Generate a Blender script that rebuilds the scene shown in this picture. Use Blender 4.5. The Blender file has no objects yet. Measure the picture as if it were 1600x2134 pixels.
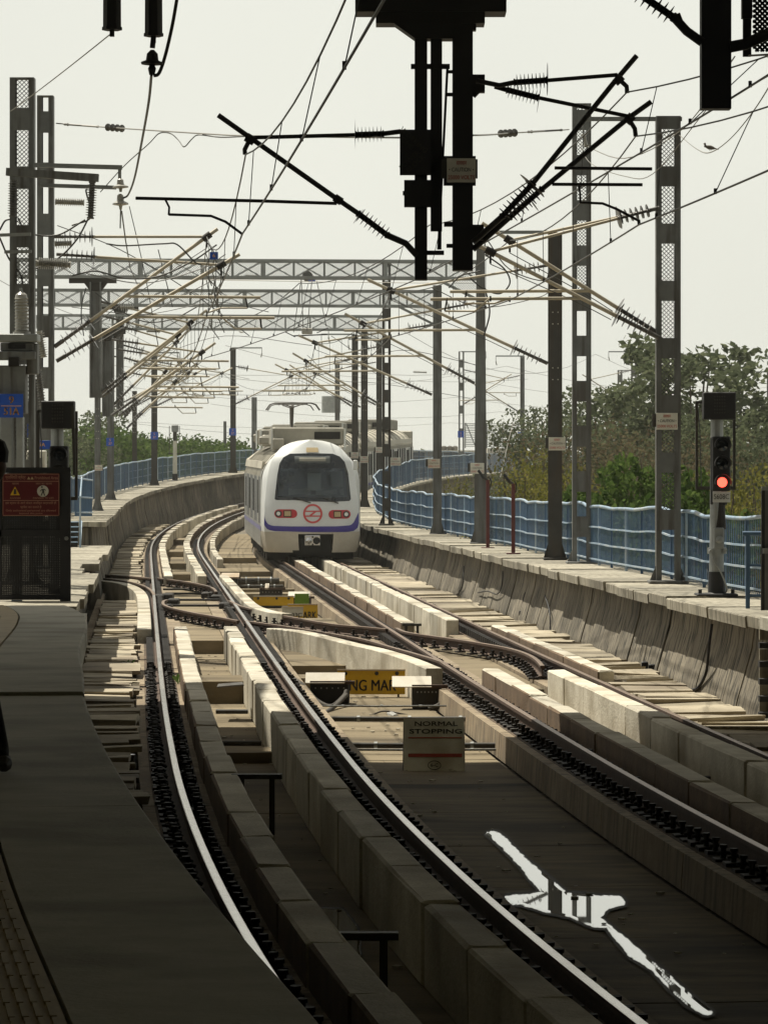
import bpy, math, random
import numpy as np
from mathutils import Vector, Matrix
random.seed(7)
R = random.uniform
scene = bpy.context.scene
C = scene.collection
# ------------------------------------------------------------------ camera, sky, sun, exposure
FPX, X0, Y0, EYE = 7000.0, 800.0, 985.0, 2.86      # focal length in photo pixels, principal point, eye height over the rails
cam_d = bpy.data.cameras.new('camera'); cam = bpy.data.objects.new('camera', cam_d); C.objects.link(cam)
cam.location = (0, 0, EYE); cam.rotation_euler = (math.radians(90), 0, 0)
cam_d.sensor_fit = 'VERTICAL'; cam_d.sensor_height = 24.0; cam_d.lens = 24.0 * FPX / 2134.0
cam_d.shift_y = -(1067.0 - Y0) / 2134.0
cam_d.clip_start = 0.5; cam_d.clip_end = 8000
scene.camera = cam
SUN_EL, SUN_AZ = math.radians(62), math.radians(-42)    # azimuth measured from straight ahead, to the left
world = bpy.data.worlds.new('World'); scene.world = world; world.use_nodes = True
wn, wl = world.node_tree.nodes, world.node_tree.links
for n in list(wn): wn.remove(n)
sky = wn.new('ShaderNodeTexSky'); sky.sky_type = 'NISHITA'; sky.sun_disc = False
sky.sun_elevation = SUN_EL; sky.sun_rotation = SUN_AZ; sky.dust_density = 8.0; sky.air_density = 1.0; sky.ozone_density = 1.0
wmul = wn.new('ShaderNodeMix'); wmul.data_type = 'RGBA'; wmul.blend_type = 'MULTIPLY'; wmul.inputs[0].default_value = 1.0
wl.new(sky.outputs[0], wmul.inputs[6]); wmul.inputs[7].default_value = (1.0, 1.0, 1.0, 1)
whz = wn.new('ShaderNodeMix'); whz.data_type = 'RGBA'; whz.inputs[0].default_value = 0.88     # an even, cream coloured hazy sky
wl.new(wmul.outputs[2], whz.inputs[6]); whz.inputs[7].default_value = (10.6, 10.5, 9.0, 1)
# the hazy air is brightest low down and thins towards the zenith, the same all round
wtc = wn.new('ShaderNodeTexCoord'); wsx = wn.new('ShaderNodeSeparateXYZ'); wl.new(wtc.outputs['Generated'], wsx.inputs[0])
wmr = wn.new('ShaderNodeMapRange'); wmr.interpolation_type = 'SMOOTHSTEP'; wmr.inputs[1].default_value = 0.12; wmr.inputs[2].default_value = 0.75; wmr.inputs[3].default_value = 1.0; wmr.inputs[4].default_value = 0.40; wl.new(wsx.outputs[2], wmr.inputs[0])
wnz = wn.new('ShaderNodeTexNoise'); wnz.inputs['Scale'].default_value = 5.0; wnz.inputs['Detail'].default_value = 3; wl.new(wtc.outputs['Generated'], wnz.inputs['Vector'])
wnr = wn.new('ShaderNodeMapRange'); wnr.inputs[1].default_value = .3; wnr.inputs[2].default_value = .7; wnr.inputs[3].default_value = .965; wnr.inputs[4].default_value = 1.03; wl.new(wnz.outputs['Fac'], wnr.inputs[0])
wmm = wn.new('ShaderNodeMath'); wmm.operation = 'MULTIPLY'; wl.new(wmr.outputs[0], wmm.inputs[0]); wl.new(wnr.outputs[0], wmm.inputs[1])
wsc = wn.new('ShaderNodeVectorMath'); wsc.operation = 'SCALE'; wsc.inputs[0].default_value = (7.15, 7.2, 6.45); wl.new(wmm.outputs[0], wsc.inputs['Scale']); wl.new(wsc.outputs[0], whz.inputs[7])
bg = wn.new('ShaderNodeBackground'); bg.inputs[1].default_value = 0.10
wo = wn.new('ShaderNodeOutputWorld'); wl.new(whz.outputs[2], bg.inputs[0]); wl.new(bg.outputs[0], wo.inputs[0])
sun_d = bpy.data.lights.new('sun', 'SUN'); sun_d.energy = 5.0; sun_d.angle = math.radians(0.6); sun_d.color = (1.0, 0.94, 0.80)
sun = bpy.data.objects.new('sun', sun_d); C.objects.link(sun)
sdir = Vector((math.sin(SUN_AZ) * math.cos(SUN_EL), math.cos(SUN_AZ) * math.cos(SUN_EL), math.sin(SUN_EL)))
sun.rotation_euler = sdir.to_track_quat('Z', 'Y').to_euler(); sun.location = (-20, 40, 60)
vs = scene.view_settings
vs.view_transform = 'Standard'; vs.look = 'None'; vs.exposure = 0.35; vs.gamma = 1.0; vs.use_curve_mapping = False
scene.cycles.max_bounces = 7; scene.cycles.diffuse_bounces = 4; scene.cycles.glossy_bounces = 3; scene.cycles.transparent_max_bounces = 24
scene.cycles.volume_bounces = 0
HAZE = 0.0003

# ------------------------------------------------------------------ materials
MATS = {}
def mk(name, c1, c2=None, rough=0.8, metal=0.0, scale=3.0, bump=0.0, rnd=0.12, streak=None, c3=None, spec=0.5, stretch=(1, 1, 1), bscale=None):
    m = bpy.data.materials.new(name); m.use_nodes = True; nt = m.node_tree; N, L = nt.nodes, nt.links
    b = N['Principled BSDF']; b.inputs['Roughness'].default_value = rough; b.inputs['Metallic'].default_value = metal
    b.inputs['Specular IOR Level'].default_value = spec
    c1 = tuple(c1) + (1,); c2 = tuple(c2) + (1,) if c2 else c1
    geo = N.new('ShaderNodeNewGeometry'); mp = N.new('ShaderNodeMapping'); mp.inputs['Scale'].default_value = stretch
    L.new(geo.outputs['Position'], mp.inputs[0])
    nz = N.new('ShaderNodeTexNoise'); nz.inputs['Scale'].default_value = scale; nz.inputs['Detail'].default_value = 6; nz.inputs['Roughness'].default_value = 0.65
    L.new(mp.outputs[0], nz.inputs['Vector'])
    rp = N.new('ShaderNodeValToRGB'); rp.color_ramp.elements[0].position = 0.34; rp.color_ramp.elements[1].position = 0.66
    rp.color_ramp.elements[0].color = c1; rp.color_ramp.elements[1].color = c2
    L.new(nz.outputs['Fac'], rp.inputs[0]); col = rp.outputs[0]
    if c3:      # second, larger patches of dirt
        n2 = N.new('ShaderNodeTexNoise'); n2.inputs['Scale'].default_value = scale * 0.23; n2.inputs['Detail'].default_value = 5; L.new(mp.outputs[0], n2.inputs['Vector'])
        r2 = N.new('ShaderNodeMapRange'); r2.inputs[1].default_value = 0.48; r2.inputs[2].default_value = 0.68; L.new(n2.outputs['Fac'], r2.inputs[0])
        mx = N.new('ShaderNodeMix'); mx.data_type = 'RGBA'; L.new(r2.outputs[0], mx.inputs[0]); L.new(col, mx.inputs[6]); mx.inputs[7].default_value = tuple(c3) + (1,); col = mx.outputs[2]
    if streak:  # run-off streaks down vertical faces
        ms = N.new('ShaderNodeMapping'); ms.inputs['Scale'].default_value = (6, 6, 0.5); L.new(geo.outputs['Position'], ms.inputs[0])
        ns = N.new('ShaderNodeTexNoise'); ns.inputs['Scale'].default_value = 1.6; ns.inputs['Detail'].default_value = 4; L.new(ms.outputs[0], ns.inputs['Vector'])
        rs = N.new('ShaderNodeMapRange'); rs.inputs[1].default_value = 0.47; rs.inputs[2].default_value = 0.66; L.new(ns.outputs['Fac'], rs.inputs[0])
        mx = N.new('ShaderNodeMix'); mx.data_type = 'RGBA'; L.new(rs.outputs[0], mx.inputs[0]); L.new(col, mx.inputs[6]); mx.inputs[7].default_value = tuple(streak) + (1,); col = mx.outputs[2]
    if rnd:
        oi = N.new('ShaderNodeObjectInfo'); r3 = N.new('ShaderNodeMapRange'); r3.inputs[3].default_value = 1 - rnd; r3.inputs[4].default_value = 1 + rnd
        L.new(oi.outputs['Random'], r3.inputs[0])
        hs = N.new('ShaderNodeHueSaturation'); L.new(r3.outputs[0], hs.inputs['Value']); L.new(col, hs.inputs['Color']); col = hs.outputs[0]
    L.new(col, b.inputs['Base Color'])
    if bump:
        nb = N.new('ShaderNodeTexNoise'); nb.inputs['Scale'].default_value = bscale or scale * 9; nb.inputs['Detail'].default_value = 5; L.new(mp.outputs[0], nb.inputs['Vector'])
        bp = N.new('ShaderNodeBump'); bp.inputs['Strength'].default_value = bump; bp.inputs['Distance'].default_value = 0.02
        L.new(nb.outputs['Fac'], bp.inputs['Height']); L.new(bp.outputs[0], b.inputs['Normal'])
    MATS[name] = m
    return m
mk('block', (.58, .545, .455), (.43, .39, .31), .85, scale=3.2, bump=.5, rnd=.18, c3=(.27, .235, .17))
mk('block_rusty', (.19, .125, .072), (.12, .078, .045), .9, scale=3, bump=.3)
mk('grime', (.075, .052, .034), (.045, .032, .022), .9, scale=4, bump=.4, c3=(.12, .08, .05))
mk('deck_wet_shade', (.21, .17, .105), (.10, .08, .05), .85, scale=2.6, spec=.12, bump=.35, rnd=.15, c3=(.03, .025, .016), stretch=(.5, 1.8, 1))  # damp drain floor; its dark tone also carries the shade under the station
mk('wet_film', (.030, .025, .017), (.018, .015, .010), .5, scale=3, rnd=0, spec=.3)
mk('ceiling', (.66, .65, .61), None, .9, rnd=0)
mk('board_white', (.88, .87, .80), (.78, .76, .68), .6, rnd=0, scale=6, c3=(.5, .45, .36))
mk('deck', (.25, .205, .135), (.17, .138, .09), .9, scale=1.6, spec=.2, bump=.4, rnd=.1, c3=(.085, .068, .045), stretch=(.5, 1.6, 1))
mk('plinth', (.34, .275, .185), (.225, .175, .115), .88, scale=2.4, bump=.3, c3=(.16, .115, .07), streak=(.14, .11, .075))
mk('slab', (.40, .35, .26), (.28, .24, .17), .9, scale=2.5, bump=.4, rnd=.3, c3=(.17, .14, .10))
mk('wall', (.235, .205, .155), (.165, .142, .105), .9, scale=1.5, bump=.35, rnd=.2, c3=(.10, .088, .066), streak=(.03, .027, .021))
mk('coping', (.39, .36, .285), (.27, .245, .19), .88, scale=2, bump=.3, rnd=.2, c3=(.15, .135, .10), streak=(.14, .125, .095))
mk('platform', (.47, .45, .385), (.38, .362, .305), .8, scale=5, spec=.3, bump=.5, c3=(.27, .255, .21), stretch=(.7, 1.1, 1))
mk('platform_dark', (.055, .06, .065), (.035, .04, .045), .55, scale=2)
mk('tactile', (.36, .27, .13), (.27, .20, .095), .7, scale=3)
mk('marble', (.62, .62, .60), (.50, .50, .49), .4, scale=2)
mk('rail_side', (.085, .050, .032), (.05, .03, .02), .8, .1, scale=6, bump=.2, rnd=0)
mk('rail_top', (.62, .58, .53), (.50, .46, .41), .22, 1.0, scale=5, rnd=0)
mk('rail_worn', (.26, .185, .13), (.17, .12, .085), .42, .75, scale=5, rnd=0)
mk('clip', (.028, .024, .021), (.016, .014, .013), .7, .3, scale=20, rnd=.3)
mk('steel', (.175, .182, .178), (.125, .13, .128), .6, .15, scale=2.5, bump=.1, c3=(.095, .094, .088), streak=(.078, .072, .064))
mk('galv', (.30, .315, .31), (.22, .23, .228), .45, .45, scale=3, rnd=.1)
mk('steel_dark', (.058, .055, .049), (.038, .036, .032), .65, .2, scale=2, streak=(.05, .04, .03))
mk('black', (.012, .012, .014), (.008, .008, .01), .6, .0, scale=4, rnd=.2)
mk('tube', (.46, .415, .325), (.38, .335, .255), .5, .2, scale=2)
mk('tube_dark', (.085, .078, .068), (.06, .055, .05), .55, .3, scale=3)
mk('insul', (.13, .125, .115), (.09, .085, .08), .35, 0, scale=4, rnd=.3)
mk('porcelain', (.42, .41, .37), (.30, .29, .26), .3, 0, scale=4)
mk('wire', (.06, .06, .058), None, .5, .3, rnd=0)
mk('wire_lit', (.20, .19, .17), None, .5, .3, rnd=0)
mk('blue_paint', (.052, .105, .185), (.036, .078, .145), .6, 0, scale=5, bump=.1, c3=(.06, .12, .20))
mk('blue_rail', (.30, .40, .50), (.20, .29, .39), .5, 0, scale=8, c3=(.42, .47, .50))
mk('sign_blue', (.010, .075, .42), (.008, .06, .36), .5, 0, rnd=.05)
mk('sign_orange', (.68, .36, .10), None, .6, rnd=0)
mk('sign_white', (.66, .64, .56), (.55, .53, .45), .6, rnd=.08, c3=(.48, .43, .34))
mk('ink', (.035, .033, .03), None, .7, rnd=0)
mk('ink_red', (.42, .06, .035), None, .7, rnd=0)
mk('yellow', (.66, .40, .012), (.58, .345, .012), .5, rnd=.05, scale=4)
mk('sign_red', (.105, .006, .008), (.085, .005, .007), .45, rnd=0)
mk('sign_cream', (.42, .22, .14), None, .6, rnd=0)
mk('lid', (.55, .51, .43), (.45, .41, .33), .5, c3=(.42, .30, .18))
mk('post_red', (.10, .018, .016), (.075, .015, .013), .55)
mk('train_white', (.70, .715, .71), (.62, .635, .63), .36, 0, scale=1.6, rnd=0, c3=(.50, .49, .44), spec=.5)
mk('train_skirt', (.56, .52, .44), (.46, .42, .35), .5, 0, scale=2, rnd=0, c3=(.38, .34, .27))
mk('train_steel', (.36, .345, .30), (.28, .265, .225), .42, .4, scale=1.5, rnd=.05)
mk('train_roof', (.50, .47, .39), (.42, .39, .32), .65, .1, scale=1.4, rnd=.05, c3=(.34, .31, .25))
mk('train_gear', (.30, .285, .24), (.22, .21, .175), .7, .1, scale=2, rnd=.15)
mk('train_violet', (.05, .035, .27), (.045, .03, .23), .4, rnd=0)
mk('train_red', (.50, .022, .03), (.44, .02, .03), .35, rnd=0)
mk('logo_red', (.58, .075, .075), None, .5, rnd=0)
mk('under', (.020, .019, .017), (.012, .011, .010), .9, rnd=.2)
mk('glass_dark', (.014, .018, .024), (.010, .013, .018), .06, 0, rnd=0, spec=.6)
mk('window_side', (.014, .016, .018), (.010, .011, .013), .9, spec=0.0, rnd=0)
mk('seat_inside', (.085, .095, .095), (.05, .06, .065), .8)
mk('chrome', (.78, .78, .78), (.66, .66, .66), .22, .8, scale=6, rnd=0)
mk('lens', (.75, .75, .72), None, .1, 0, rnd=0)
mk('ochre', (.52, .40, .22), (.46, .35, .19), .6, rnd=0)
mk('green_label', (.13, .26, .015), (.10, .20, .01), .5)
mk('hose', (.065, .055, .043), (.045, .04, .032), .8)
mk('trunk', (.11, .085, .06), (.075, .058, .042), .95, scale=4, bump=.5)
mk('ground', (.10, .085, .055), (.07, .075, .035), .95, scale=.2)
mk('build_white', (.66, .64, .57), (.58, .55, .48), .85, scale=1, streak=(.42, .38, .31))
mk('build_grey', (.13, .125, .11), (.10, .095, .085), .85, scale=1)
mk('roof_steel', (.10, .098, .092), (.07, .068, .064), .7, .1)
mk('bird', (.20, .18, .16), (.12, .105, .095), .8, scale=30)
mk('bird_white', (.7, .68, .62), None, .8)
mk('skin', (.16, .085, .05), None, .6)
mk('cloth_dark', (.014, .014, .018), (.010, .010, .012), .9, scale=20)
mk('plastic', (.55, .55, .53), (.42, .42, .40), .25, rnd=0)
def leafmat(name, ca, cb, cc):
    m = bpy.data.materials.new(name); m.use_nodes = True; nt = m.node_tree; N, L = nt.nodes, nt.links
    for n in list(N): N.remove(n)
    o = N.new('ShaderNodeOutputMaterial'); d = N.new('ShaderNodeBsdfDiffuse'); t = N.new('ShaderNodeBsdfTranslucent'); mx = N.new('ShaderNodeMixShader'); mx.inputs[0].default_value = .35
    g = N.new('ShaderNodeNewGeometry'); rp = N.new('ShaderNodeValToRGB'); rp.color_ramp.elements[0].color = ca + (1,); rp.color_ramp.elements[1].color = cc + (1,)
    e = rp.color_ramp.elements.new(.5); e.color = cb + (1,)
    L.new(g.outputs['Random Per Island'], rp.inputs[0]); L.new(rp.outputs[0], d.inputs[0]); L.new(rp.outputs[0], t.inputs[0])
    L.new(d.outputs[0], mx.inputs[1]); L.new(t.outputs[0], mx.inputs[2]); L.new(mx.outputs[0], o.inputs[0]); MATS[name] = m
leafmat('leaf_dark', (.075, .092, .052), (.105, .126, .070), (.145, .162, .092))
leafmat('leaf_fresh', (.042, .075, .020), (.070, .115, .030), (.115, .165, .045))
leafmat('leaf_olive', (.10, .105, .03), (.15, .15, .035), (.21, .19, .05))
leafmat('leaf_dry', (.095, .075, .045), (.12, .10, .06), (.085, .09, .045))
def emis(name, col, s):
    m = bpy.data.materials.new(name); m.use_nodes = True; b = m.node_tree.nodes['Principled BSDF']
    b.inputs['Base Color'].default_value = col + (1,); b.inputs['Emission Color'].default_value = col + (1,); b.inputs['Emission Strength'].default_value = s; MATS[name] = m
emis('red_lamp', (1.0, .075, .045), 3.0)
def mk_water(name):     # still water; the point attribute 'wet' runs from 1 in the pool to 0 at its damp, silty margin
    m = bpy.data.materials.new(name); m.use_nodes = True; N, L = m.node_tree.nodes, m.node_tree.links; b = N['Principled BSDF']
    b.inputs['Base Color'].default_value = (.012, .011, .008, 1); b.inputs['Roughness'].default_value = .015; b.inputs['IOR'].default_value = 1.33
    b.inputs['Coat Weight'].default_value = 1.0; b.inputs['Coat Roughness'].default_value = .01; b.inputs['Specular IOR Level'].default_value = 1.0
    s = N.new('ShaderNodeBsdfPrincipled'); s.inputs['Base Color'].default_value = (.055, .044, .028, 1); s.inputs['Roughness'].default_value = .7; s.inputs['Specular IOR Level'].default_value = .15
    mx = N.new('ShaderNodeMixShader'); g_ = N.new('ShaderNodeNewGeometry'); mp = N.new('ShaderNodeMapping'); mp.inputs['Scale'].default_value = (2.2, .7, 1)
    nz = N.new('ShaderNodeTexNoise'); nz.inputs['Scale'].default_value = 7; nz.inputs['Detail'].default_value = 8; nz.inputs['Roughness'].default_value = .7
    at = N.new('ShaderNodeAttribute'); at.attribute_name = 'wet'; ad = N.new('ShaderNodeMath'); ad.operation = 'ADD'; mr = N.new('ShaderNodeMapRange'); mr.interpolation_type = 'SMOOTHSTEP'; mr.inputs[1].default_value = .93; mr.inputs[2].default_value = 1.15
    L.new(g_.outputs['Position'], mp.inputs[0]); L.new(mp.outputs[0], nz.inputs['Vector']); L.new(nz.outputs['Fac'], ad.inputs[0]); L.new(at.outputs['Fac'], ad.inputs[1]); L.new(ad.outputs[0], mr.inputs[0]); L.new(mr.outputs[0], mx.inputs[0]); L.new(s.outputs[0], mx.inputs[1]); L.new(b.outputs[0], mx.inputs[2]); L.new(mx.outputs[0], N['Material Output'].inputs[0])
    MATS[name] = m
mk_water('water')
def mk_windscreen():
    m = bpy.data.materials.new('windscreen'); m.use_nodes = True; N, L = m.node_tree.nodes, m.node_tree.links
    for n in list(N): N.remove(n)
    o = N.new('ShaderNodeOutputMaterial'); t = N.new('ShaderNodeBsdfTransparent'); t.inputs[0].default_value = (.45, .52, .56, 1)
    g = N.new('ShaderNodeBsdfGlossy'); g.inputs['Roughness'].default_value = .05; g.inputs[0].default_value = (.85, .92, 1, 1)
    f = N.new('ShaderNodeFresnel'); f.inputs[0].default_value = 1.75; mx = N.new('ShaderNodeMixShader')
    L.new(f.outputs[0], mx.inputs[0]); L.new(t.outputs[0], mx.inputs[1]); L.new(g.outputs[0], mx.inputs[2]); L.new(mx.outputs[0], o.inputs[0]); MATS['windscreen'] = m
mk_windscreen()

# ------------------------------------------------------------------ mesh helpers
class MB:
    def __init__(s): s.v = []; s.f = []; s.sm = []
    def add(s, vs, fs, smooth=False):
        o = len(s.v); s.v.extend([tuple(v) for v in vs]); s.f.extend([tuple(i + o for i in f) for f in fs]); s.sm.extend([smooth] * len(fs)); return s
    def box(s, c, d, rz=0, m=None):
        x, y, z = d[0] / 2, d[1] / 2, d[2] / 2
        vs = [Vector((a * x, b * y, e * z)) for e in (-1, 1) for b in (-1, 1) for a in (-1, 1)]
        if rz: q = Matrix.Rotation(rz, 3, 'Z'); vs = [q @ v for v in vs]
        if m: vs = [m @ v for v in vs]
        c = Vector(c)
        return s.add([v + c for v in vs], [(0, 2, 3, 1), (4, 5, 7, 6), (0, 1, 5, 4), (2, 6, 7, 3), (0, 4, 6, 2), (1, 3, 7, 5)])
    def bbox(s, c, d, bev=.01, rz=0):   # box with chamfered edges
        x, y, z = d[0] / 2, d[1] / 2, d[2] / 2; b = min(bev, x * .45, y * .45, z * .45); c = Vector(c); q = Matrix.Rotation(rz, 3, 'Z'); vs = []
        for zz, i in ((-z, b), (-z + b, 0), (z - b, 0), (z, b)):
            X, Y = x - i, y - i
            for px, py in ((-X + b, -Y), (X - b, -Y), (X, -Y + b), (X, Y - b), (X - b, Y), (-X + b, Y), (-X, Y - b), (-X, -Y + b)):
                vs.append(q @ Vector((px, py, zz)) + c)
        fs = [tuple(range(7, -1, -1)), tuple(range(24, 32))]
        for k in range(3):
            for i in range(8): j = (i + 1) % 8; fs.append((k * 8 + i, k * 8 + j, k * 8 + 8 + j, k * 8 + 8 + i))
        return s.add(vs, fs)
    def bar(s, a, b, w, h=None, up=(0, 0, 1)):
        a, b = Vector(a), Vector(b); h = h or w; t = (b - a).normalized(); up = Vector(up)
        r = t.cross(up)
        if r.length < 1e-4: r = t.cross(Vector((0, 1, 0)))
        r.normalize(); u = r.cross(t); vs = []
        for p in (a, b):
            for i, j in ((-1, -1), (1, -1), (1, 1), (-1, 1)): vs.append(p + r * i * w / 2 + u * j * h / 2)
        return s.add(vs, [(3, 2, 1, 0), (4, 5, 6, 7), (0, 1, 5, 4), (1, 2, 6, 5), (2, 3, 7, 6), (3, 0, 4, 7)])
    def tube(s, pts, r, n=8, cap=True):
        pts = [Vector(p) for p in pts]; rs = r if isinstance(r, (list, tuple)) else [r] * len(pts); vs = []; fs = []
        ref = None
        for k, p in enumerate(pts):
            t = (pts[min(k + 1, len(pts) - 1)] - pts[max(k - 1, 0)]).normalized()
            if ref is None:
                ref = Vector((0, 0, 1)) if abs(t.z) < .9 else Vector((1, 0, 0))
            a = t.cross(ref)
            if a.length < 1e-5: a = t.cross(Vector((0, 1, .1)))
            a.normalize(); b = a.cross(t); ref = b
            for i in range(n):
                w = 2 * math.pi * i / n; vs.append(p + (a * math.cos(w) + b * math.sin(w)) * rs[k])
        for k in range(len(pts) - 1):
            for i in range(n): j = (i + 1) % n; fs.append((k * n + i, k * n + j, k * n + n + j, k * n + n + i))
        s.add(vs, fs, n > 4)
        if cap: s.add([vs[i] for i in range(n)], [tuple(range(n - 1, -1, -1))]); s.add([vs[-n + i] for i in range(n)], [tuple(range(n))])
        return s
    def lathe(s, a, b, prof, n=10):     # prof: (t along a..b, radius)
        a, b = Vector(a), Vector(b); t = (b - a); L = t.length; t.normalize()
        x = t.cross(Vector((0, 0, 1)))
        if x.length < 1e-3: x = t.cross(Vector((0, 1, 0)))
        x.normalize(); y = x.cross(t); vs = []; fs = []
        for q, r in prof:
            for i in range(n): w = 2 * math.pi * i / n; vs.append(a + t * L * q + (x * math.cos(w) + y * math.sin(w)) * r)
        for k in range(len(prof) - 1):
            for i in range(n): j = (i + 1) % n; fs.append((k * n + i, k * n + j, k * n + n + j, k * n + n + i))
        fs += [tuple(range(n - 1, -1, -1)), tuple(range(len(vs) - n, len(vs)))]
        return s.add(vs, fs)
    def sweep(s, secs, close=True, cap=True, smooth=False):   # list of equal length point rings
        n = len(secs[0]); vs = [p for q in secs for p in q]; fs = []
        for k in range(len(secs) - 1):
            for i in range(n if close else n - 1): j = (i + 1) % n; fs.append((k * n + i, k * n + j, k * n + n + j, k * n + n + i))
        s.add(vs, fs, smooth)
        if cap and close: s.add(secs[0], [tuple(range(n - 1, -1, -1))]); s.add(secs[-1], [tuple(range(n))])
        return s
    def poly(s, pts): return s.add(pts, [tuple(range(len(pts)))])
    def prism(s, pts, d):               # polygon pts extruded by vector d
        pts = [Vector(p) for p in pts]; d = Vector(d); n = len(pts)
        return s.add(pts + [p + d for p in pts], [tuple(range(n - 1, -1, -1)), tuple(range(n, 2 * n))] + [(i, (i + 1) % n, n + (i + 1) % n, n + i) for i in range(n)])
    def mesh(s, name, mat):
        me = bpy.data.meshes.new(name); me.from_pydata(s.v, [], s.f)
        if any(s.sm): me.polygons.foreach_set('use_smooth', s.sm)
        me.materials.append(MATS[mat]); me.update(); return me
def link(name, me, parent=None, loc=None):
    o = bpy.data.objects.new(name, me); C.objects.link(o)
    if parent: o.parent = parent
    if loc is not None: o.location = loc
    return o
def tag(o, label=None, cat=None, group=None, kind=None):
    if label: o['label'] = label
    if cat: o['category'] = cat
    if group: o['group'] = group
    if kind: o['kind'] = kind
    return o
def obj(name, mb, mat, parent=None, **k):   # geometry given in world space; parents stay at the origin of their own base
    if parent is not None:
        off = org(parent); mb.v = [(v[0] - off[0], v[1] - off[1], v[2] - off[2]) for v in mb.v]
    return tag(link(name, mb.mesh(name, mat), parent), **k)
def org(o):
    p = Vector((0, 0, 0))
    while o is not None: p += o.location; o = o.parent
    return p
def empty(name, loc, label, cat, group=None):
    o = bpy.data.objects.new(name, None); C.objects.link(o); o.location = loc; o.empty_display_size = .2
    return tag(o, label, cat, group)
def dup(o, off, label=None, group=None):
    def cp(src, par):
        c = src.copy(); C.objects.link(c); c.parent = par
        for ch in src.children: cp(ch, c)
        return c
    r = cp(o, None); r.location = o.location + Vector(off)
    if label: r['label'] = label
    if group: r['group'] = group
    return r
def U(x, y, Y):     # photo pixel at depth Y -> world point
    return Vector(((x - X0) / FPX * Y, Y, EYE - (y - Y0) / FPX * Y))
def G(x, y, h=0.0): # photo pixel on the level h
    Y = FPX * (EYE - h) / (y - Y0); return Vector(((x - X0) / FPX * Y, Y, h))
_TX = {}
def bake_text(txts):     # the letter shapes are made first, while the scene is still empty
    obs = []
    for t_ in txts:
        cu = bpy.data.curves.new('t', 'FONT'); cu.body = t_; cu.size = 1.0; cu.align_x = 'CENTER'; cu.align_y = 'CENTER'; cu.resolution_u = 3; cu.extrude = .008; o = bpy.data.objects.new('t', cu); C.objects.link(o); obs.append((t_, o))
    dg = bpy.context.evaluated_depsgraph_get()
    for t_, o in obs: _TX[t_] = bpy.data.meshes.new_from_object(o.evaluated_get(dg))
    for t_, o in obs: bpy.data.objects.remove(o)
bake_text(['NORMAL', 'STOPPING', '6-C', 'ING MAR', 'ARK', 'S603C', 'S608C', 'सावधान', '• CAUTION •', '25000 VOLTS', '5', '6', '2', '37', '9', '51A', '49A', 'WORKING', 'OHE', 'POWER', 'BLOCK',
    'प्रतिबंधित क्षेत्र', 'Prohibited Area', 'खतरा', 'जान का खतरा', 'DANGER', 'DANGER TO LIFE', 'इस स्थान के आगे केवल अधिकृत कर्मचारी ही', 'प्रवेश कर सकते हैं', 'Only authorised personnel are allowed', 'beyond this point'])
def lettering(parent, txt, center, size, mat, name='lettering', rx=math.pi / 2, rz=0, rot=None, width=None, bold=False):
    src = _TX[txt]; n = len(src.vertices)
    if n == 0: return None
    me = src.copy(); co = np.empty(n * 3); me.vertices.foreach_get('co', co); co = co.reshape(-1, 3) * size; co[:, 2] *= .004 / (size * .016)
    if width: co[:, 0] *= width / max(1e-6, np.ptp(co[:, 0]))
    me.vertices.foreach_set('co', co.ravel()); me.materials.clear(); me.materials.append(MATS[mat])
    if bold:
        k = len(co); v2 = np.concatenate([co, co + np.array([size * .035, 0, 0])]); fs = [tuple(p.vertices) for p in me.polygons]; me = bpy.data.meshes.new('t'); me.from_pydata([tuple(v) for v in v2], [], fs + [tuple(i + k for i in f) for f in fs]); me.materials.append(MATS[mat])
    o = link(name, me, parent); o.location = Vector(center) - (org(parent) if parent else Vector()); o.rotation_euler = rot or (rx, 0, rz); return o

# ------------------------------------------------------------------ track alignment: s along the left track, d to the right of its centre line
_ds = .25
_s = np.arange(-40, 420, _ds)
_kn = [(-40, -.21), (0, -.172), (12, -.150), (19.4, -.128), (24.7, -.105), (33.5, -.0797), (45, -.0728), (60, -.0715), (118, -.071)]
_sl = np.interp(_s, [k[0] for k in _kn], [k[1] for k in _kn])
_th = np.arctan(_sl)
_cur = np.interp(_s, [116, 132, 420], [0, 1 / 292., 1 / 292.]); _th = _th + np.cumsum(_cur) * _ds
_th = np.where(_s < 116, np.arctan(_sl), _th)
_x = np.cumsum(np.sin(_th)) * _ds; _y = np.cumsum(np.cos(_th)) * _ds
_i0 = int(np.argmin(np.abs(_s - 38.9)))
_x += -1.64 - _x[_i0]; _y += 38.9 - _y[_i0]
_gr = np.interp(_s, [112, 135, 178, 215, 240, 300, 420], [0, .023, .024, .008, -.008, -.012, -.012]); _z = np.cumsum(_gr) * _ds
def P(s, d=0.0, h=0.0):
    th = np.interp(s, _s, _th); return Vector((np.interp(s, _s, _x) + d * math.cos(th), np.interp(s, _s, _y) - d * math.sin(th), np.interp(s, _s, _z) + h))
def TH(s): return float(np.interp(s, _s, _th))
def zr(s): return float(np.interp(s, _s, _z))
def px(p): return (X0 + p[0] / p[1] * FPX, Y0 - (p[2] - EYE) / p[1] * FPX)
def S(x, d, lo=20, hi=330, h=0):   # the s at which the offset line d crosses photo column x (searched from near to far)
    ss = np.arange(lo, hi, .5); v = [px(P(q, d, h))[0] - x for q in ss]
    for i in range(len(v) - 1):
        if v[i] * v[i + 1] <= 0: return ss[i] + .5 * v[i] / (v[i] - v[i + 1] + 1e-9)
    return None
TS = 4.25               # track spacing
FLOOR = -.48
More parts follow.
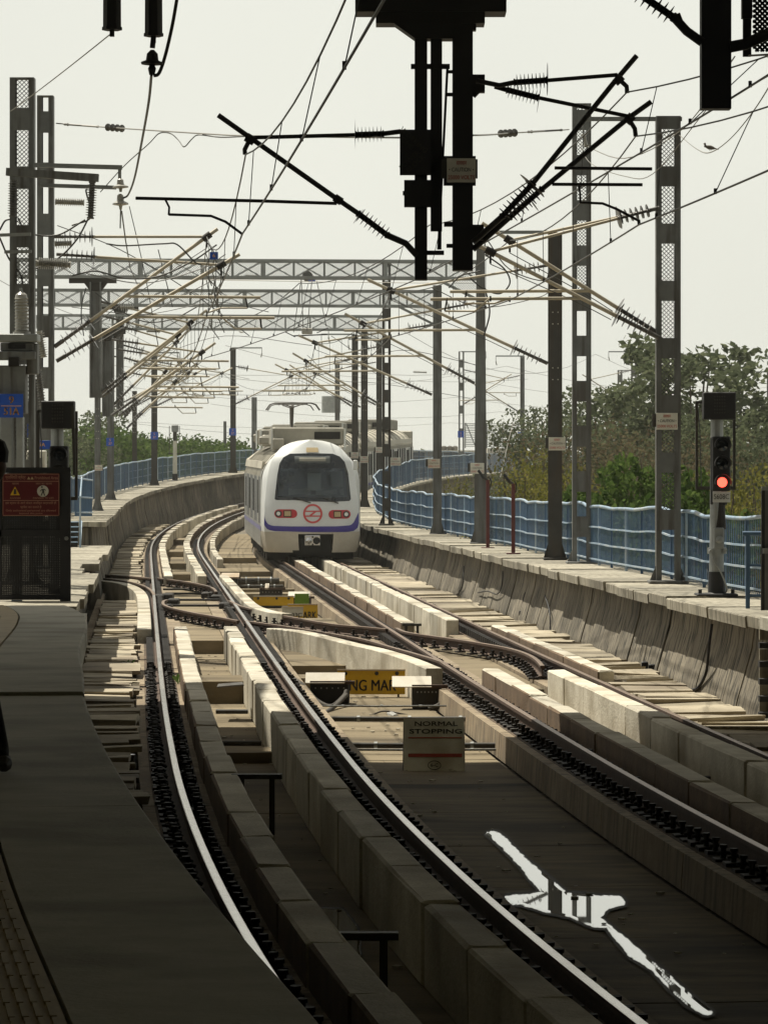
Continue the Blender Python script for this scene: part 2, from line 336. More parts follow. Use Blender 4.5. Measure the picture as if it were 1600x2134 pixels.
def strip(s0, s1, prof, step=1.0, d0=0.0):   # sweep a (d, h) profile along the alignment
    n = max(2, int(math.ceil((s1 - s0) / step)) + 1); return [[P(s, d0 + d, h) for d, h in prof] for s in np.linspace(s0, s1, n)]
# ------------------------------------------------------------------ ground, deck, station shell
def struct(name, mb, mat, parent=None, label=None): return obj(name, mb, mat, parent, kind='structure', label=label)
struct('ground', MB().add([(-3000, -400, -9), (3000, -400, -9), (3000, 6000, -9), (-3000, 6000, -9)], [(0, 1, 2, 3)]), 'ground', label='dry earth and scrub below the viaduct')
deck = struct('viaduct_deck', MB().sweep(strip(-30, 340, [(-4.2, FLOOR - .06), (8.6, FLOOR - .06), (8.6, FLOOR - .6), (6, FLOOR - 2.2), (-1.8, FLOOR - 2.2), (-4.2, FLOOR - .6)], 3)), 'wall', label='concrete deck of the elevated railway')
lanes = [(-.37, .37), (1.30, 2.95), (TS - .37, TS + .37), (5.30, 6.9), (-2.3, -1.22)]
for li, (a, b) in enumerate(lanes):
    s = 12.0
    while s < (150 if li < 3 else 140):
        L = 3.0 if s < 70 else 6.0; dz = R(-.003, .003)
        sag = -.006 if li == 1 else 0     # the middle lane dips to a shallow drain
        m = MB(); mid = (a + b) / 2
        pr = [(a, FLOOR + dz), (mid - .12, FLOOR + sag + dz), (mid + .12, FLOOR + sag + dz), (b, FLOOR + dz), (b, FLOOR - .1), (a, FLOOR - .1)]
        m.sweep(strip(s, s + L - .022, pr, 1.5)); obj('floor_panel', m, 'deck_wet_shade' if s < 35.5 and li == 1 else 'deck', deck); s += L
# raised sills that step the floor between the guard blocks
def sill(s, L, a, b, h, mat='deck'):
    m = MB(); m.sweep(strip(s, s + L, [(a, FLOOR - .02), (b, FLOOR - .02), (b, FLOOR + h), (a, FLOOR + h)], .6)); obj('floor_sill', m, mat, deck)
for y, L, h in ((1343, 2.5, .24), (1442, 1.5, .32), (1578, .8, .12)):
    sill(G(450, y, FLOOR + h / 2).y, L, -.365, .365, h)
for s in (104, 116, 128, 139): sill(s, 2.0, -.365, .365, .2)
for s, L, h in ((62.5, 2.0, .22), (97, 1.6, .2), (108, 8, .16), (122, 6, .2), (86, 1.2, .24), (90.5, .6, .2), (52, 1.0, .16)): sill(s, L, 1.31, 2.94, h)
# filled slab under the turnout
m = MB(); m.sweep(strip(62, 89, [(-.366, FLOOR), (.366, FLOOR), (.366, -.23), (-.366, -.23)], 3)); obj('turnout_slab', m, 'deck', deck)
m = MB(); m.sweep(strip(48, 62, [(TS - .36, FLOOR), (TS + .36, FLOOR), (TS + .36, -.25), (TS - .36, -.25)], 3)); obj('turnout_slab', m, 'deck', deck)
m = MB(); m.sweep(strip(55, 73, [(1.31, FLOOR), (2.94, FLOOR), (2.94, -.30), (1.31, -.30)], 3)); obj('turnout_slab', m, 'deck', deck)

# station shell over the viewer: it throws the shade on the near end of the tracks
m = MB(); m.box((4, 6, 9.2), (44, 73, .5)); struct('station_roof', m, 'ceiling', label='broad station roof over the platforms')
m = MB(); m.box((-12.1, 43.5, 10.25), (13.8, 9.6, .4)); struct('platform_canopy', m, 'ceiling', label='roof bay reaching farther out over the left platform end')
m = MB(); m.box((4, 34, 14.6), (52, 15.5, 10.2)); struct('sky_blocker', m, 'roof_steel', label='unseen block added above the roof edge to cut sky fill')  # out of view, added to keep sky light off faces turned to the camera
m = MB(); m.box((-9.6, 3.5, 3.0), (.3, 67, 6.0)); struct('station_wall', m, 'roof_steel', label='side wall of the station left of the platform')
m = MB(); m.box((14, 3.5, 3.2), (.3, 67, 6.0)); struct('station_wall', m, 'roof_steel', label='side wall of the station right of the far platform')
m = MB(); m.box((4, -30.2, 3), (44, .3, 12)); struct('station_wall', m, 'roof_steel', label='end wall of the station behind the viewer')

# platform on the left: coping slabs, tactile strip, tiled inner floor
PE = -1.74
def pe(s): return float(np.interp(s, [-40, 11, 14.5, 18.5, 24.5, 27.5, 44.5], [-1.5, -1.575, -1.63, -1.67, -1.73, -1.76, -1.82]))
plat = struct('platform', MB().sweep([[P(s, d if d < -5 else pe(s) + d, h) for d, h in [(-.04, 1.02), (-.04, .62), (-.45, .5), (-.45, FLOOR), (-9, FLOOR), (-9, 1.02)]] for s in np.linspace(-30, 44.2, 50)]), 'platform', label='grey passenger platform along the left track')
s = -4.0
brk = [-4, 4, 10.5, 18.2, 27.1, 36, 44.6]
for a, b in zip(brk, brk[1:]):
    h = 1.08 + (.03 if a >= 27 else 0)
    def coping(s): return pe(s) + (0.10 * max(0, (s - 40.5) / 4) ** 2 * -3 if s > 40.5 else 0) + (.02 * math.sin(s * .7) if s > 27 else 0)
    secs = []
    for q in np.linspace(a, b - .015, max(3, int((b - a) / .8))):
        e = coping(q); secs.append([P(q, e, h - .02), P(q, e - .02, h), P(q, e - .80, h), P(q, e - .80, .9), P(q, e - .03, .9), P(q, e, .93)])
    obj('coping_slab', MB().sweep(secs), 'platform', plat)
    obj('tactile_strip', MB().sweep([[P(q, coping(q) - .82, h + .006), P(q, coping(q) - 1.03, h + .006), P(q, coping(q) - 1.03, .9), P(q, coping(q) - .82, .9)] for q in np.linspace(a, b - .015, 8)]), 'tactile', plat)
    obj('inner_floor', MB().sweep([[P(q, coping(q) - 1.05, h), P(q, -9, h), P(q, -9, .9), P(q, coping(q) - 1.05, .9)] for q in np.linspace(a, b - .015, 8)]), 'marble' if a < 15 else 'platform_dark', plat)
s = -2.0
m = MB()
while s < 30:     # raised ribs of the tactile strip
    for k in range(4): d = pe(s) - .86 - .045 * k; m.bar(P(s, d, 1.092), P(s + .28, d, 1.092), .022, .012)
    s += .30
obj('tactile_rib', m, 'tactile', plat, kind='stuff')
# ledge beyond the platform end, then steps up to the left walkway
ledge = struct('service_ledge', MB().sweep(strip(45.5, 83, [(PE - .42, .9), (PE - .75, .8), (PE - .75, FLOOR), (-6, FLOOR), (-6, .9)], 3)), 'wall', label='sunlit concrete ledge past the platform end')
s = 45.2
while s < 82.5:
    L = R(2.2, 3.4); e = PE - .20 + R(-.10, .06) + (-.30 if 58 < s < 66 else 0)
    obj('ledge_slab', MB().sweep(strip(s, min(83, s + L) - .03, [(e, 1.07), (e, .93), (-6, .93), (-6, 1.07)], 1.5)), 'coping', ledge); s += L
# right hand platform, its end just inside the frame
rp = struct('far_platform', MB().sweep(strip(-30, 40.8, [(6.62, 1.0), (6.62, FLOOR), (16, FLOOR), (16, 1.0)], 2)), 'platform', label='platform along the right track')
obj('coping_slab', MB().sweep(strip(-30, 41.1, [(6.45, 1.08), (6.45, .93), (16, .93), (16, 1.08)], 2)), 'platform', rp)

# ------------------------------------------------------------------ rails
RP = [(-.034, 0), (.034, 0), (.036, -.035), (.009, -.05), (.009, -.145), (.075, -.16), (.075, -.172), (-.075, -.172), (-.075, -.16), (-.009, -.145), (-.009, -.05), (-.036, -.035)]
def rail(name, label, d, s0, s1, top, group='running rails'):
    o = obj(name, MB().sweep(strip(s0, s1, [(d + a, h) for a, h in RP], 1.0), smooth=False), 'rail_side', label=label, cat='rail', group=group)
    obj('running_surface', MB().sweep(strip(s0, s1, [(d - .031, .0), (d - .026, .003), (d + .026, .003), (d + .031, 0), (d + .031, -.01), (d - .031, -.01)], 1.0)), top, o)
    return o
G2 = .872
rails = [rail('rail', 'shiny left rail of the near track curving past the platform edge', -G2, 10, 330, 'rail_top'),
         rail('rail', 'shiny right rail of the near track beside the puddle', G2, 10, 330, 'rail_top'),
         rail('rail', 'rusty left rail of the track the train stands on', TS - G2, 14, 330, 'rail_worn'),
         rail('rail', 'rusty right rail of the far track next to the rough slabs', TS + G2, 14, 330, 'rail_worn')]
# concrete plinths under the rails
for d in (-G2, G2, TS - G2, TS + G2):
    sg = 1 if d in (-G2, TS - G2) else -1
    s = 10.0
    while s < 150:
        L = 4.2 if s < 80 else 10
        obj('rail_plinth', MB().sweep(strip(s, s + L - .03, [(d - sg * .34, -.20), (d - sg * .36, FLOOR - .02), (d + sg * .50, FLOOR - .02), (d + sg * .50, -.20)], 1.4)), 'plinth', deck); s += L
for d in (-G2, G2, TS - G2, TS + G2):
    s = 10.0
    while s < 150: obj('oily_band', MB().sweep(strip(s, s + 8, [(d - .23, -.196), (d + .23, -.196), (d + .23, -.21), (d - .23, -.21)], 1.6)), 'grime', deck); s += 8
# fastenings: one tall double bolt with its clip on each side of the rail every 0.6 m
fm = MB()
fm.box((.0, 0, -.182), (.15, .15, .03))
for yy in (0,):
    fm.tube([(.0, yy, -.17), (.0, yy, -.075)], .024, 6); fm.tube([(.0, yy, -.085), (.0, yy, -.06)], .034, 6)
fm.tube([(-.07, 0, -.145), (-.03, 0, -.12), (.05, 0, -.13)], .016, 5)
fast_me = fm.mesh('fastening', 'clip')
def fast_far(d0, s0, s1, dd):
    m = MB()
    for s in np.arange(s0, s1, .36):
        p = P(s, d0 + dd, 0); rz = -TH(s); m.box((p.x, p.y, p.z - .13), (.11, .16, .12), rz)
    return m
for k, (r_, d) in enumerate(zip(rails, (-G2, G2, TS - G2, TS + G2))):
    lo = (17, 14, 24, 34)[k]; hi = (52, 52, 58, 52)[k]
    for sd in (-1, 1):
        if (k, sd) == (3, 1) : continue
        for s in np.arange(lo, hi, .36):
            o = link('fastening', fast_me, r_); o.location = P(s, d + sd * .135, 0) + Vector((R(-.008, .008), 0, R(-.012, .012))); o.rotation_euler = (R(-.05, .05), R(-.05, .05), -TH(s) + (math.pi if sd < 0 else 0))
        obj('far_fastening', fast_far(d, hi, 135, sd * .135), 'clip', r_, kind='stuff')

# guard blocks beside the rails, cast in short lengths with open joints
BW = .25
def blocks(d, s0, s1, top=.08, L0=1.95, wdt=BW, mat='block', par=None, rust=0):
    s = s0
    while s < s1 - .3:
        L = min(L0 * R(.93, 1.07), s1 - s)
        if s1 - s - L < .5: L = s1 - s
        mid = s + L / 2; p = P(mid, d + R(-.012, .012), 0); h = top + R(-.012, .012) - FLOOR
        q_ = MB().bbox((p.x, p.y, p.z + FLOOR + h / 2), (wdt, L - .04, h), .018, -TH(mid)); q_.v = [(x + R(-.006, .006), y + R(-.008, .008), z + R(-.006, .006)) for x, y, z in q_.v]
        o = obj('guard_block', q_, mat, par or deck); s += L
        if rust:      # the side towards the rail is stained by its rust
            o.data.materials.append(MATS['block_rusty']); rt_ = Vector((math.cos(TH(mid)), -math.sin(TH(mid)), 0)) * rust
            for pl in o.data.polygons:
                if pl.normal.dot(rt_) > .6: pl.material_index = 1
row = .872 - .415
blocks(-row, 14, 60.8, rust=-1); blocks(-row, 90.5, 172, rust=-1)
blocks(row, 12, 60.8, rust=1); blocks(row, 90.5, 172, rust=1)
blocks(TS - row, 24, 47.6, rust=-1); blocks(TS - row, 62.5, 150, rust=-1)
blocks(TS + row, 28, 47.4, rust=1); blocks(TS + row, 63.2, 150, rust=1)
blocks(TS + G2 + .30, 47.3, 62.0, .05, wdt=.24, rust=-1)
blocks(1.30 + .12, 112, 175, -.02, wdt=.2)
# covers over the cable troughs: rough loose slabs, each its own piece
tro_l = struct('cable_trough', MB().sweep(strip(38, 150, [(-2.25, FLOOR), (-2.25, -.26), (-2.1, -.26), (-2.1, FLOOR)], 3)), 'plinth', label='cable trough between platform and near track')
tro_r = struct('cable_trough', MB().sweep(strip(32, 150, [(5.42, FLOOR), (5.42, -.30), (5.52, -.30), (5.52, FLOOR)], 3)), 'plinth', label='cable trough along the right hand wall')
def slabs(par, d0, d1, s0, s1, z, gaps=()):
    s = s0
    while s < s1:
        L = R(.34, .62) if s < 90 else R(.5, .9)
        if not any(a < s < b for a, b in gaps) and random.random() > .012:
            a, b = d0 + R(-.05, .03), d1 + R(-.08, .08); p = P(s + L / 2, (a + b) / 2, z + R(-.025, .03))
            m = Matrix.Rotation(-TH(s) + R(-.05, .05), 3, 'Z') @ Matrix.Rotation(R(-.03, .03), 3, 'Y') @ Matrix.Rotation(R(-.07, .07), 3, 'X')
            h = R(.05, .075); q = MB(); q.box(p, (b - a, L * R(.95, 1.03), h), 0, m)
            q.v = [(x + R(-.012, .012), y + R(-.03, .03), zz + R(-.01, .01)) for x, y, zz in q.v]; obj('trough_cover', q, 'slab', par)
        s += L
slabs(tro_l, -2.02, -1.24, 30.5, 61, -.10, ((39.3, 39.7), (34.4, 35.0)))
slabs(tro_l, -2.02, -1.24, 61, 78.5, -.16); slabs(tro_l, -2.05, -1.22, 88, 150, -.12)
slabs(tro_r, 5.38, 6.32, 35.0, 47.0, -.13); slabs(tro_r, 5.75, 6.45, 47.0, 62, -.14); slabs(tro_r, 5.36, 6.35, 62, 116, -.13)

# ------------------------------------------------------------------ right hand parapet wall and walkway
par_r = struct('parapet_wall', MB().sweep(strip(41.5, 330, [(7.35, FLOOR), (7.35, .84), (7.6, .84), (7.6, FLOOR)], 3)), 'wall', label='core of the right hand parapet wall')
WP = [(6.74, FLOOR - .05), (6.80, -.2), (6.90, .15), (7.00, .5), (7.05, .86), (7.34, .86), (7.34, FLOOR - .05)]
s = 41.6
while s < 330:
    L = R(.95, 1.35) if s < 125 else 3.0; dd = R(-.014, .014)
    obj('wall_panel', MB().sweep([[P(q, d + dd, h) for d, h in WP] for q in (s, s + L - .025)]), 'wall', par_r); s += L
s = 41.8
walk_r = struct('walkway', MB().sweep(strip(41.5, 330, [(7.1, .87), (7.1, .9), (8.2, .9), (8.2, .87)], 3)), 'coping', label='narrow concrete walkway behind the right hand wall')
while s < 330:
    L = R(1.3, 2.0) if s < 125 else 4.0; e = 6.66 + R(-.035, .03); z = R(-.018, .02)
    obj('walkway_slab', MB().sweep([[P(q, e, 1.0 + z - .015), P(q, e + .015, 1.0 + z), P(q, 8.3, 1.0 + z), P(q, 8.3, .905), P(q, e + .01, .845 + z)] for q in (s, s + L * .5, s + L - .02)]), 'coping', walk_r); s += L
# left hand wall and walkway from the steps onward
def lh(s): return float(np.interp(s, [83, 132, 330], [1.66, 1.40, 1.30]))
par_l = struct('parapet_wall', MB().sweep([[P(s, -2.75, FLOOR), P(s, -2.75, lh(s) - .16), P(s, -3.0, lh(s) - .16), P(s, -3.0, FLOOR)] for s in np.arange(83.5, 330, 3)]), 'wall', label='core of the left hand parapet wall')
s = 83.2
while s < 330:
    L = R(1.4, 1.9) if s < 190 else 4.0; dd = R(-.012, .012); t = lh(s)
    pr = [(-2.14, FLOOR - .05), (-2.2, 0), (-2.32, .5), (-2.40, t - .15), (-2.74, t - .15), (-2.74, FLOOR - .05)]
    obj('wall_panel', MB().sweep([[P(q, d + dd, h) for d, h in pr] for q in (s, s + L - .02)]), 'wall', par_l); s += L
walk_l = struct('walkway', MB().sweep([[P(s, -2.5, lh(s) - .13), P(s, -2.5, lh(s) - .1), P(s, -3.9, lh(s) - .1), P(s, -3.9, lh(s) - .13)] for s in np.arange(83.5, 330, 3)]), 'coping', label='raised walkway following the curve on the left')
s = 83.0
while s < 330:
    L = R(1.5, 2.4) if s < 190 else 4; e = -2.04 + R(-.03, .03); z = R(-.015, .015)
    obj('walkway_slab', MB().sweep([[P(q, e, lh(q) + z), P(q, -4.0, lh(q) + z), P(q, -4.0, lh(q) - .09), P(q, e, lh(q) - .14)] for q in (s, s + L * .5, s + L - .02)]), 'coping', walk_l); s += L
# steps with their two hand rails
st = empty('steps', P(81, -2.9, 1.07), 'steel steps with hand rails up to the left walkway', 'steps')
for k in range(5):
    p = P(81.2 + k * .28, -2.95, 1.07 + .118 * (k + 1)); obj('tread', MB().box((p.x, p.y, p.z), (.52, .30, .022)), 'blue_rail', st)
    obj('riser', MB().box((p.x, p.y + .10, p.z - .065), (.50, .02, .10)), 'steel_dark', st)
for d in (-3.28, -2.62):
    m = MB(); m.tube([P(80.6, d, 1.07), P(80.6, d, 2.35 if d < -3 else 2.3)], .025, 6); m.tube([P(80.6, d, 2.2), P(82.8, d, 2.75)], .022, 6); m.bar(P(80.8, d, 1.1), P(82.6, d, 1.62), .03, .14)
    obj('hand_rail', m, 'blue_rail', st)

# ------------------------------------------------------------------ fences on both walkways
def fence(label, d, s0, s1, hf, wav, mat='blue_paint', htot=1.17, pitch=.145, tail=None):
    root = empty('fence', P(s0, d, hf(s0)), label, 'fence')
    ss = np.arange(s0, s1, .9); jig = {}
    def w(s): k = int(s // 3.6); t = (s / 3.6) % 1; return wav * (math.sin(math.pi * t) * (1 + .5 * math.sin(k * 2.1)) + .7 * math.sin(k * 1.7))
    def wd(s): return d + wav * .9 * math.sin(s * .55)
    obj('top_rail', MB().tube([P(s, wd(s), hf(s) + htot + w(s)) for s in ss], .034, 6), 'blue_rail', root)
    for f in (.09, .36, .64): obj('mid_rail', MB().sweep([[P(s, wd(s) - .045, hf(s) + htot * f + w(s) * f + q) for q in (0, .03)] + [P(s, wd(s) - .015, hf(s) + htot * f + w(s) * f + q) for q in (.03, 0)] for s in ss]), 'blue_rail', root)
    post = 0
    for s in np.arange(s0, min(s1, s0 + 170), 1.8):
        a, b = P(s, wd(s), hf(s)), P(s, wd(s), hf(s) + htot + w(s)); obj('post', MB().bar(a, b, .05, .05), 'blue_rail' if post % 2 else 'blue_paint', root); post += 1
    m = MB()
    for s in np.arange(s0, s1, pitch):
        a, b = P(s, wd(s), hf(s) + .05), P(s, wd(s), hf(s) + htot + w(s) - .02); th = TH(s); m.bar(a, b, .036, .010, up=(math.cos(th), -math.sin(th), 0))
    obj('picket', m, mat, root, kind='stuff')
    return root
fence('blue picket fence with wavy top rail along the right hand walkway', TS + 3.72, 43.2, 330, lambda s: 1.0, .035)
fence('blue picket fence following the curve of the left walkway', -3.55, 92, 330, lh, .02)
fs = empty('fence', P(90, -3.5, 1.6), 'short blue fence panel beside the steps', 'fence')
for k in range(16):
    a = U(158 + 2.2 * k, 1076, 86 + k * .35); obj('picket', MB().bar(a, a + Vector((0, 0, .98)), .04, .015), 'blue_paint', fs)
for zz in (.1, .5, .98): obj('rail', MB().tube([U(156, 1076, 86) + Vector((0, 0, zz)), U(193, 1076, 91.4) + Vector((0, 0, zz))], .025, 6), 'blue_rail', fs)
# ------------------------------------------------------------------ crossover rails and their guard blocks
def catmull(pts, n=6):
    pts = [Vector(p) for p in pts]; q = [pts[0] * 2 - pts[1]] + pts + [pts[-1] * 2 - pts[-2]]; out = []
    for i in range(1, len(q) - 2):
        for k in range(n):
            t = k / n; a, b, c, d = q[i - 1], q[i], q[i + 1], q[i + 2]
            out.append(.5 * ((2 * b) + (c - a) * t + (2 * a - 5 * b + 4 * c - d) * t * t + (3 * b - a - 3 * c + d) * t ** 3))
    return out + [pts[-1]]
def path_secs(pts, prof):
    secs = []
    for i, p in enumerate(pts):
        t = (pts[min(i + 1, len(pts) - 1)] - pts[max(i - 1, 0)]); t.z = 0; t.normalize(); n = Vector((t.y, -t.x, 0)); secs.append([p + n * a + Vector((0, 0, h)) for a, h in prof])
    return secs
def xrail(label, pxs, fast=True, h=.0, lift=.004):
    pts = catmull([G(x, y, h) + Vector((0, 0, lift)) for x, y in pxs]); o = obj('crossover_rail', MB().sweep(path_secs(pts, RP)), 'rail_side', label=label, cat='rail', group='crossover rails')
    obj('running_surface', MB().sweep(path_secs(pts, [(-.031, 0), (-.026, .003), (.026, .003), (.031, 0), (.031, -.01), (-.031, -.01)])), 'rail_worn', o)
    if fast:
        acc = 0
        for i in range(1, len(pts)):
            seg = (pts[i] - pts[i - 1]).length; acc += seg
            if acc > .5:
                acc = 0; t = (pts[i] - pts[i - 1]).normalized(); n = Vector((t.y, -t.x, 0))
                for sd in (-1, 1):
                    f = link('fastening', fast_me, o); f.location = pts[i] + n * sd * .135; f.rotation_euler = (0, 0, math.atan2(-t.x, t.y))
    return o
xrail('rusty crossover rail running from the ledge to the near left rail', [(186, 1195), (240, 1198.5), (285, 1202), (319, 1205.5)], False)
xrail('short curved rail between the near rails, upper one of two', [(330, 1204.5), (380, 1211), (420, 1218), (443, 1225), (451, 1233)])
xrail('curved rail joining the near left rail beside the white angled blocks', [(188, 1203), (230, 1206), (270, 1212), (298, 1220), (314, 1229), (322, 1240)], False)
xrail('hooked rail between the near rails, lower one of two', [(348, 1250), (341, 1253), (342, 1260), (360, 1267), (400, 1276), (445, 1284), (497, 1293.5)])
xrail('long crossover rail above the tall white blocks, merging with the far track', [(513, 1294), (580, 1303), (640, 1312), (700, 1322), (760, 1333), (810, 1347), (860, 1361), (905, 1374), (934, 1384)])
xrail('crossover rail leaving the near right rail beside the yellow boards', [(479, 1252), (500, 1262), (530, 1270), (570, 1279), (620, 1288), (690, 1300), (760, 1306.5), (806, 1311)])
xrail('crossover rail between the rails of the far track, ending in a bend', [(826, 1309), (850, 1318), (920, 1328), (1000, 1340), (1060, 1351), (1098, 1363), (1118, 1375), (1130, 1388)])
def path_blocks(name, label, pxs, top, wdt, L0, mat='block', bottom=FLOOR):
    pts = catmull([G(x, y, top) for x, y in pxs], 8); root = empty(name, pts[0] * 1.0, label, 'guard blocks'); acc = [pts[0]]; ln = 0
    for i in range(1, len(pts)):
        ln += (pts[i] - pts[i - 1]).length; acc.append(pts[i])
        if ln > L0 or i == len(pts) - 1:
            q = list(acc); e = (q[-1] - q[-2]).normalized() * .02; q[-1] = q[-1] - e; w = wdt / 2
            obj('block', MB().sweep(path_secs(q, [(-w + .012, 0), (w - .012, 0), (w, -.012), (w, bottom - top), (-w, bottom - top), (-w, -.012)])), mat, root); acc = [pts[i]]; ln = 0
    return root
path_blocks('guard_wall', 'tall whitewashed curved blocks behind the yellow board', [(568, 1309), (625, 1315), (680, 1327), (735, 1341), (790, 1353), (850, 1371), (905, 1393)], .06, .24, 2.3)
path_blocks('guard_wall', 'pale angled blocks beside the ledge left of the near track', [(190, 1209), (225, 1211), (258, 1216), (283, 1226), (296, 1240), (300, 1262), (301, 1292), (301, 1312)], .05, .26, 2.6)
path_blocks('guard_wall', 'low brown blocks right of the near track in front of the small yellow boards', [(466, 1199), (485, 1218), (505, 1240), (530, 1262), (565, 1274), (600, 1279)], .04, .24, 2.5)
# ------------------------------------------------------------------ boards, boxes, pipes and water in the track bed
def plate(root, name, c, w, h, mat, t=.008, tilt=0, rz=0):   # upright plate facing the viewer; c = centre
    m = MB(); q = Matrix.Rotation(rz, 3, 'Z') @ Matrix.Rotation(tilt, 3, 'X'); m.box(c, (w, t, h), 0, q); return obj(name, m, mat, root)
# stopping board, leaning back on the drain floor
b0 = G(905, 1611, FLOOR - .03); sb = empty('stopping_board', b0, 'weathered white board lettered NORMAL STOPPING with two red bars', 'sign'); tl = math.radians(-38); sc = b0.y / FPX
W, H = 128 * sc, 108 * sc / math.cos(tl)
def SB(u, v, o=0): return b0 + Vector((u, -math.sin(tl) * v - o * math.cos(tl), math.cos(tl) * v - o * math.sin(tl)))
def sbplate(name, u, v, w, h, mat, t=.006, o=0.0): m = MB(); m.box(SB(u, v, o), (w, t, h), 0, Matrix.Rotation(tl, 3, 'X')); return obj(name, m, mat, sb)
sbplate('panel', 0, H / 2, W, H, 'board_white', .02)
for z_, hh in ((H * .63, .014), (H * .31, .045)): sbplate('red_bar', .01, z_, W * .88, hh, 'ink_red', .004, .0125)
lettering(sb, 'NORMAL', SB(.02, H * .885, .013), .085, 'ink', rot=(math.pi / 2 + tl, 0, 0), width=W * .70, bold=True)
lettering(sb, 'STOPPING', SB(.02, H * .745, .013), .085, 'ink', rot=(math.pi / 2 + tl, 0, 0), width=W * .86, bold=True)
lettering(sb, '6-C', SB(.0, H * .13, .013), .06, 'ink', rot=(math.pi / 2 + tl, 0, 0))
m = MB()
for i in range(24):
    a, b = 2 * math.pi * i / 24, 2 * math.pi * (i + 1) / 24
    m.bar(SB(.072 * math.cos(a), H * .13 + .058 * math.sin(a), .013), SB(.072 * math.cos(b), H * .13 + .058 * math.sin(b), .013), .007, .003, up=(0, -1, 0))
obj('number_ring', m, 'ink', sb)
obj('prop', MB().bar(SB(-W * .44, H * .8, -.02), b0 + Vector((-W * .46, .50, 0)), .03, .03), 'black', sb)
obj('side_plate', MB().prism([SB(-W / 2 - .002, 0, -.01), SB(-W / 2 - .002, H * .98, -.01), b0 + Vector((-W / 2 - .012, .24, 0))], (.01, 0, 0)), 'black', sb)
def ypanel(label, x0, y0, x1, y1, Y, txt, tx, tsize, hinge=True, mat='yellow', tw=None):
    a, b = U(x0, y1, Y), U(x1, y0, Y); c = (a + b) / 2; root = empty('stopping_mark_board', Vector((c.x, c.y, a.z)), label, 'sign')
    plate(root, 'panel', c, b.x - a.x, b.z - a.z, mat, .012)
    plate(root, 'cap', Vector((c.x, c.y - .012, b.z + .006)), b.x - a.x + .01, .022, 'lid', .03)
    if hinge:
        for f in (.12, .58, .88): obj('bolt', MB().lathe(Vector((a.x + (b.x - a.x) * f, c.y - .006, b.z - .045)), Vector((a.x + (b.x - a.x) * f, c.y - .03, b.z - .045)), [(0, .03), (1, .02)]), 'ink', root)
    if txt: lettering(root, txt, U(tx, (y0 + y1) / 2 + 6, Y) + Vector((0, -.009, -.01)), tsize, 'ink', bold=True, width=tw)
    for xx in (a.x + .1, b.x - .1): obj('foot', MB().bar((xx, c.y + .02, a.z), (xx, c.y + .02, FLOOR), .03), 'steel_dark', root)
    return root
Yb = 50.0
ypanel('large yellow board lettered ING MAR behind the cable boxes', 703, 1397, 844, 1447, Yb, 'ING MAR', 772, .235, True, tw=103 * Yb / FPX)
ypanel('yellow board half hidden behind the large lettered board', 653, 1407, 716, 1440, Yb + .5, None, 0, 0, False)
ypanel('yellow board standing upright next to the near rail, small and far', 528, 1243, 612, 1262, 78.0, None, 0, 0)
ypanel('yellow board lettered ARK below the crossover guard blocks', 600, 1260, 662, 1292, 76.0, 'ARK', 645, .24, False, tw=28 * 76 / FPX)
g = ypanel('grey plate marked S603C in front of the yellow ARK board', 588, 1266, 632, 1284, 75.4, 'S603C', 612, .13, False, 'sign_white', tw=34 * 75.4 / FPX)
gl = U(629, 1248, 77.2); o = obj('label_plate', MB().box(gl, (.33, .02, .24)), 'green_label', label='small green label plate right of the far yellow board', cat='plate')
def jbox(label, x0, x1, ytop, ybot, Y, lidx, lidy, mat='steel_dark'):
    a, b = U(x0, ybot, Y), U(x1, ytop, Y); c = (a + b) / 2; root = empty('cable_box', Vector((c.x, Y, FLOOR)), label, 'box')
    hz = b.z - FLOOR; obj('housing', MB().bbox((c.x, Y + .16, FLOOR + hz / 2), (b.x - a.x, .32, hz), .02), mat, root)
    l0, l1 = U(lidx[0], lidy, Y - .1), U(lidx[1], lidy, Y - .1); lc = (l0 + l1) / 2
    m = MB(); m.box((lc.x, Y + .10, b.z + .07), (l1.x - l0.x, .42, .012), 0, Matrix.Rotation(.30, 3, 'X')); obj('lid', m, 'lid', root)
    m = MB(); m.box((c.x + .04, Y - .04, b.z + .012), (b.x - a.x + .08, .09, .05)); obj('rim', m, 'rail_side', root)
    for k in range(6): obj('terminal', MB().box((a.x + .08 + k * (b.x - a.x - .16) / 5, Y - .006, b.z - .07), (.02, .012, .02)), 'porcelain', root)
    return root
jbox('dark cable box with a white lid left of the lettered yellow board', 646, 728, 1424, 1470, 48.5, (636, 718), 1412, 'black')
jbox('grey cable box with a white lid right of the lettered yellow board', 858, 920, 1432, 1480, 47.5, (817, 899), 1420)
jbox('small cable box with a white lid by the far yellow board', 607, 648, 1246, 1262, 78.5, (600, 645), 1238)
jbox('cable box behind the far yellow board, lid tilted', 541, 588, 1228, 1240, 83.0, (552, 560), 1229)
jbox('far cable box under a flat pale lid at the low brown blocks', 462, 496, 1205, 1215, 92.0, (461, 498), 1198)
def pipe(label, pts, r, mat, n=8, cat='pipe', name='pipe', grp=None): return obj(name, MB().tube(catmull(pts, 5), r, n), mat, label=label, cat=cat, group=grp)
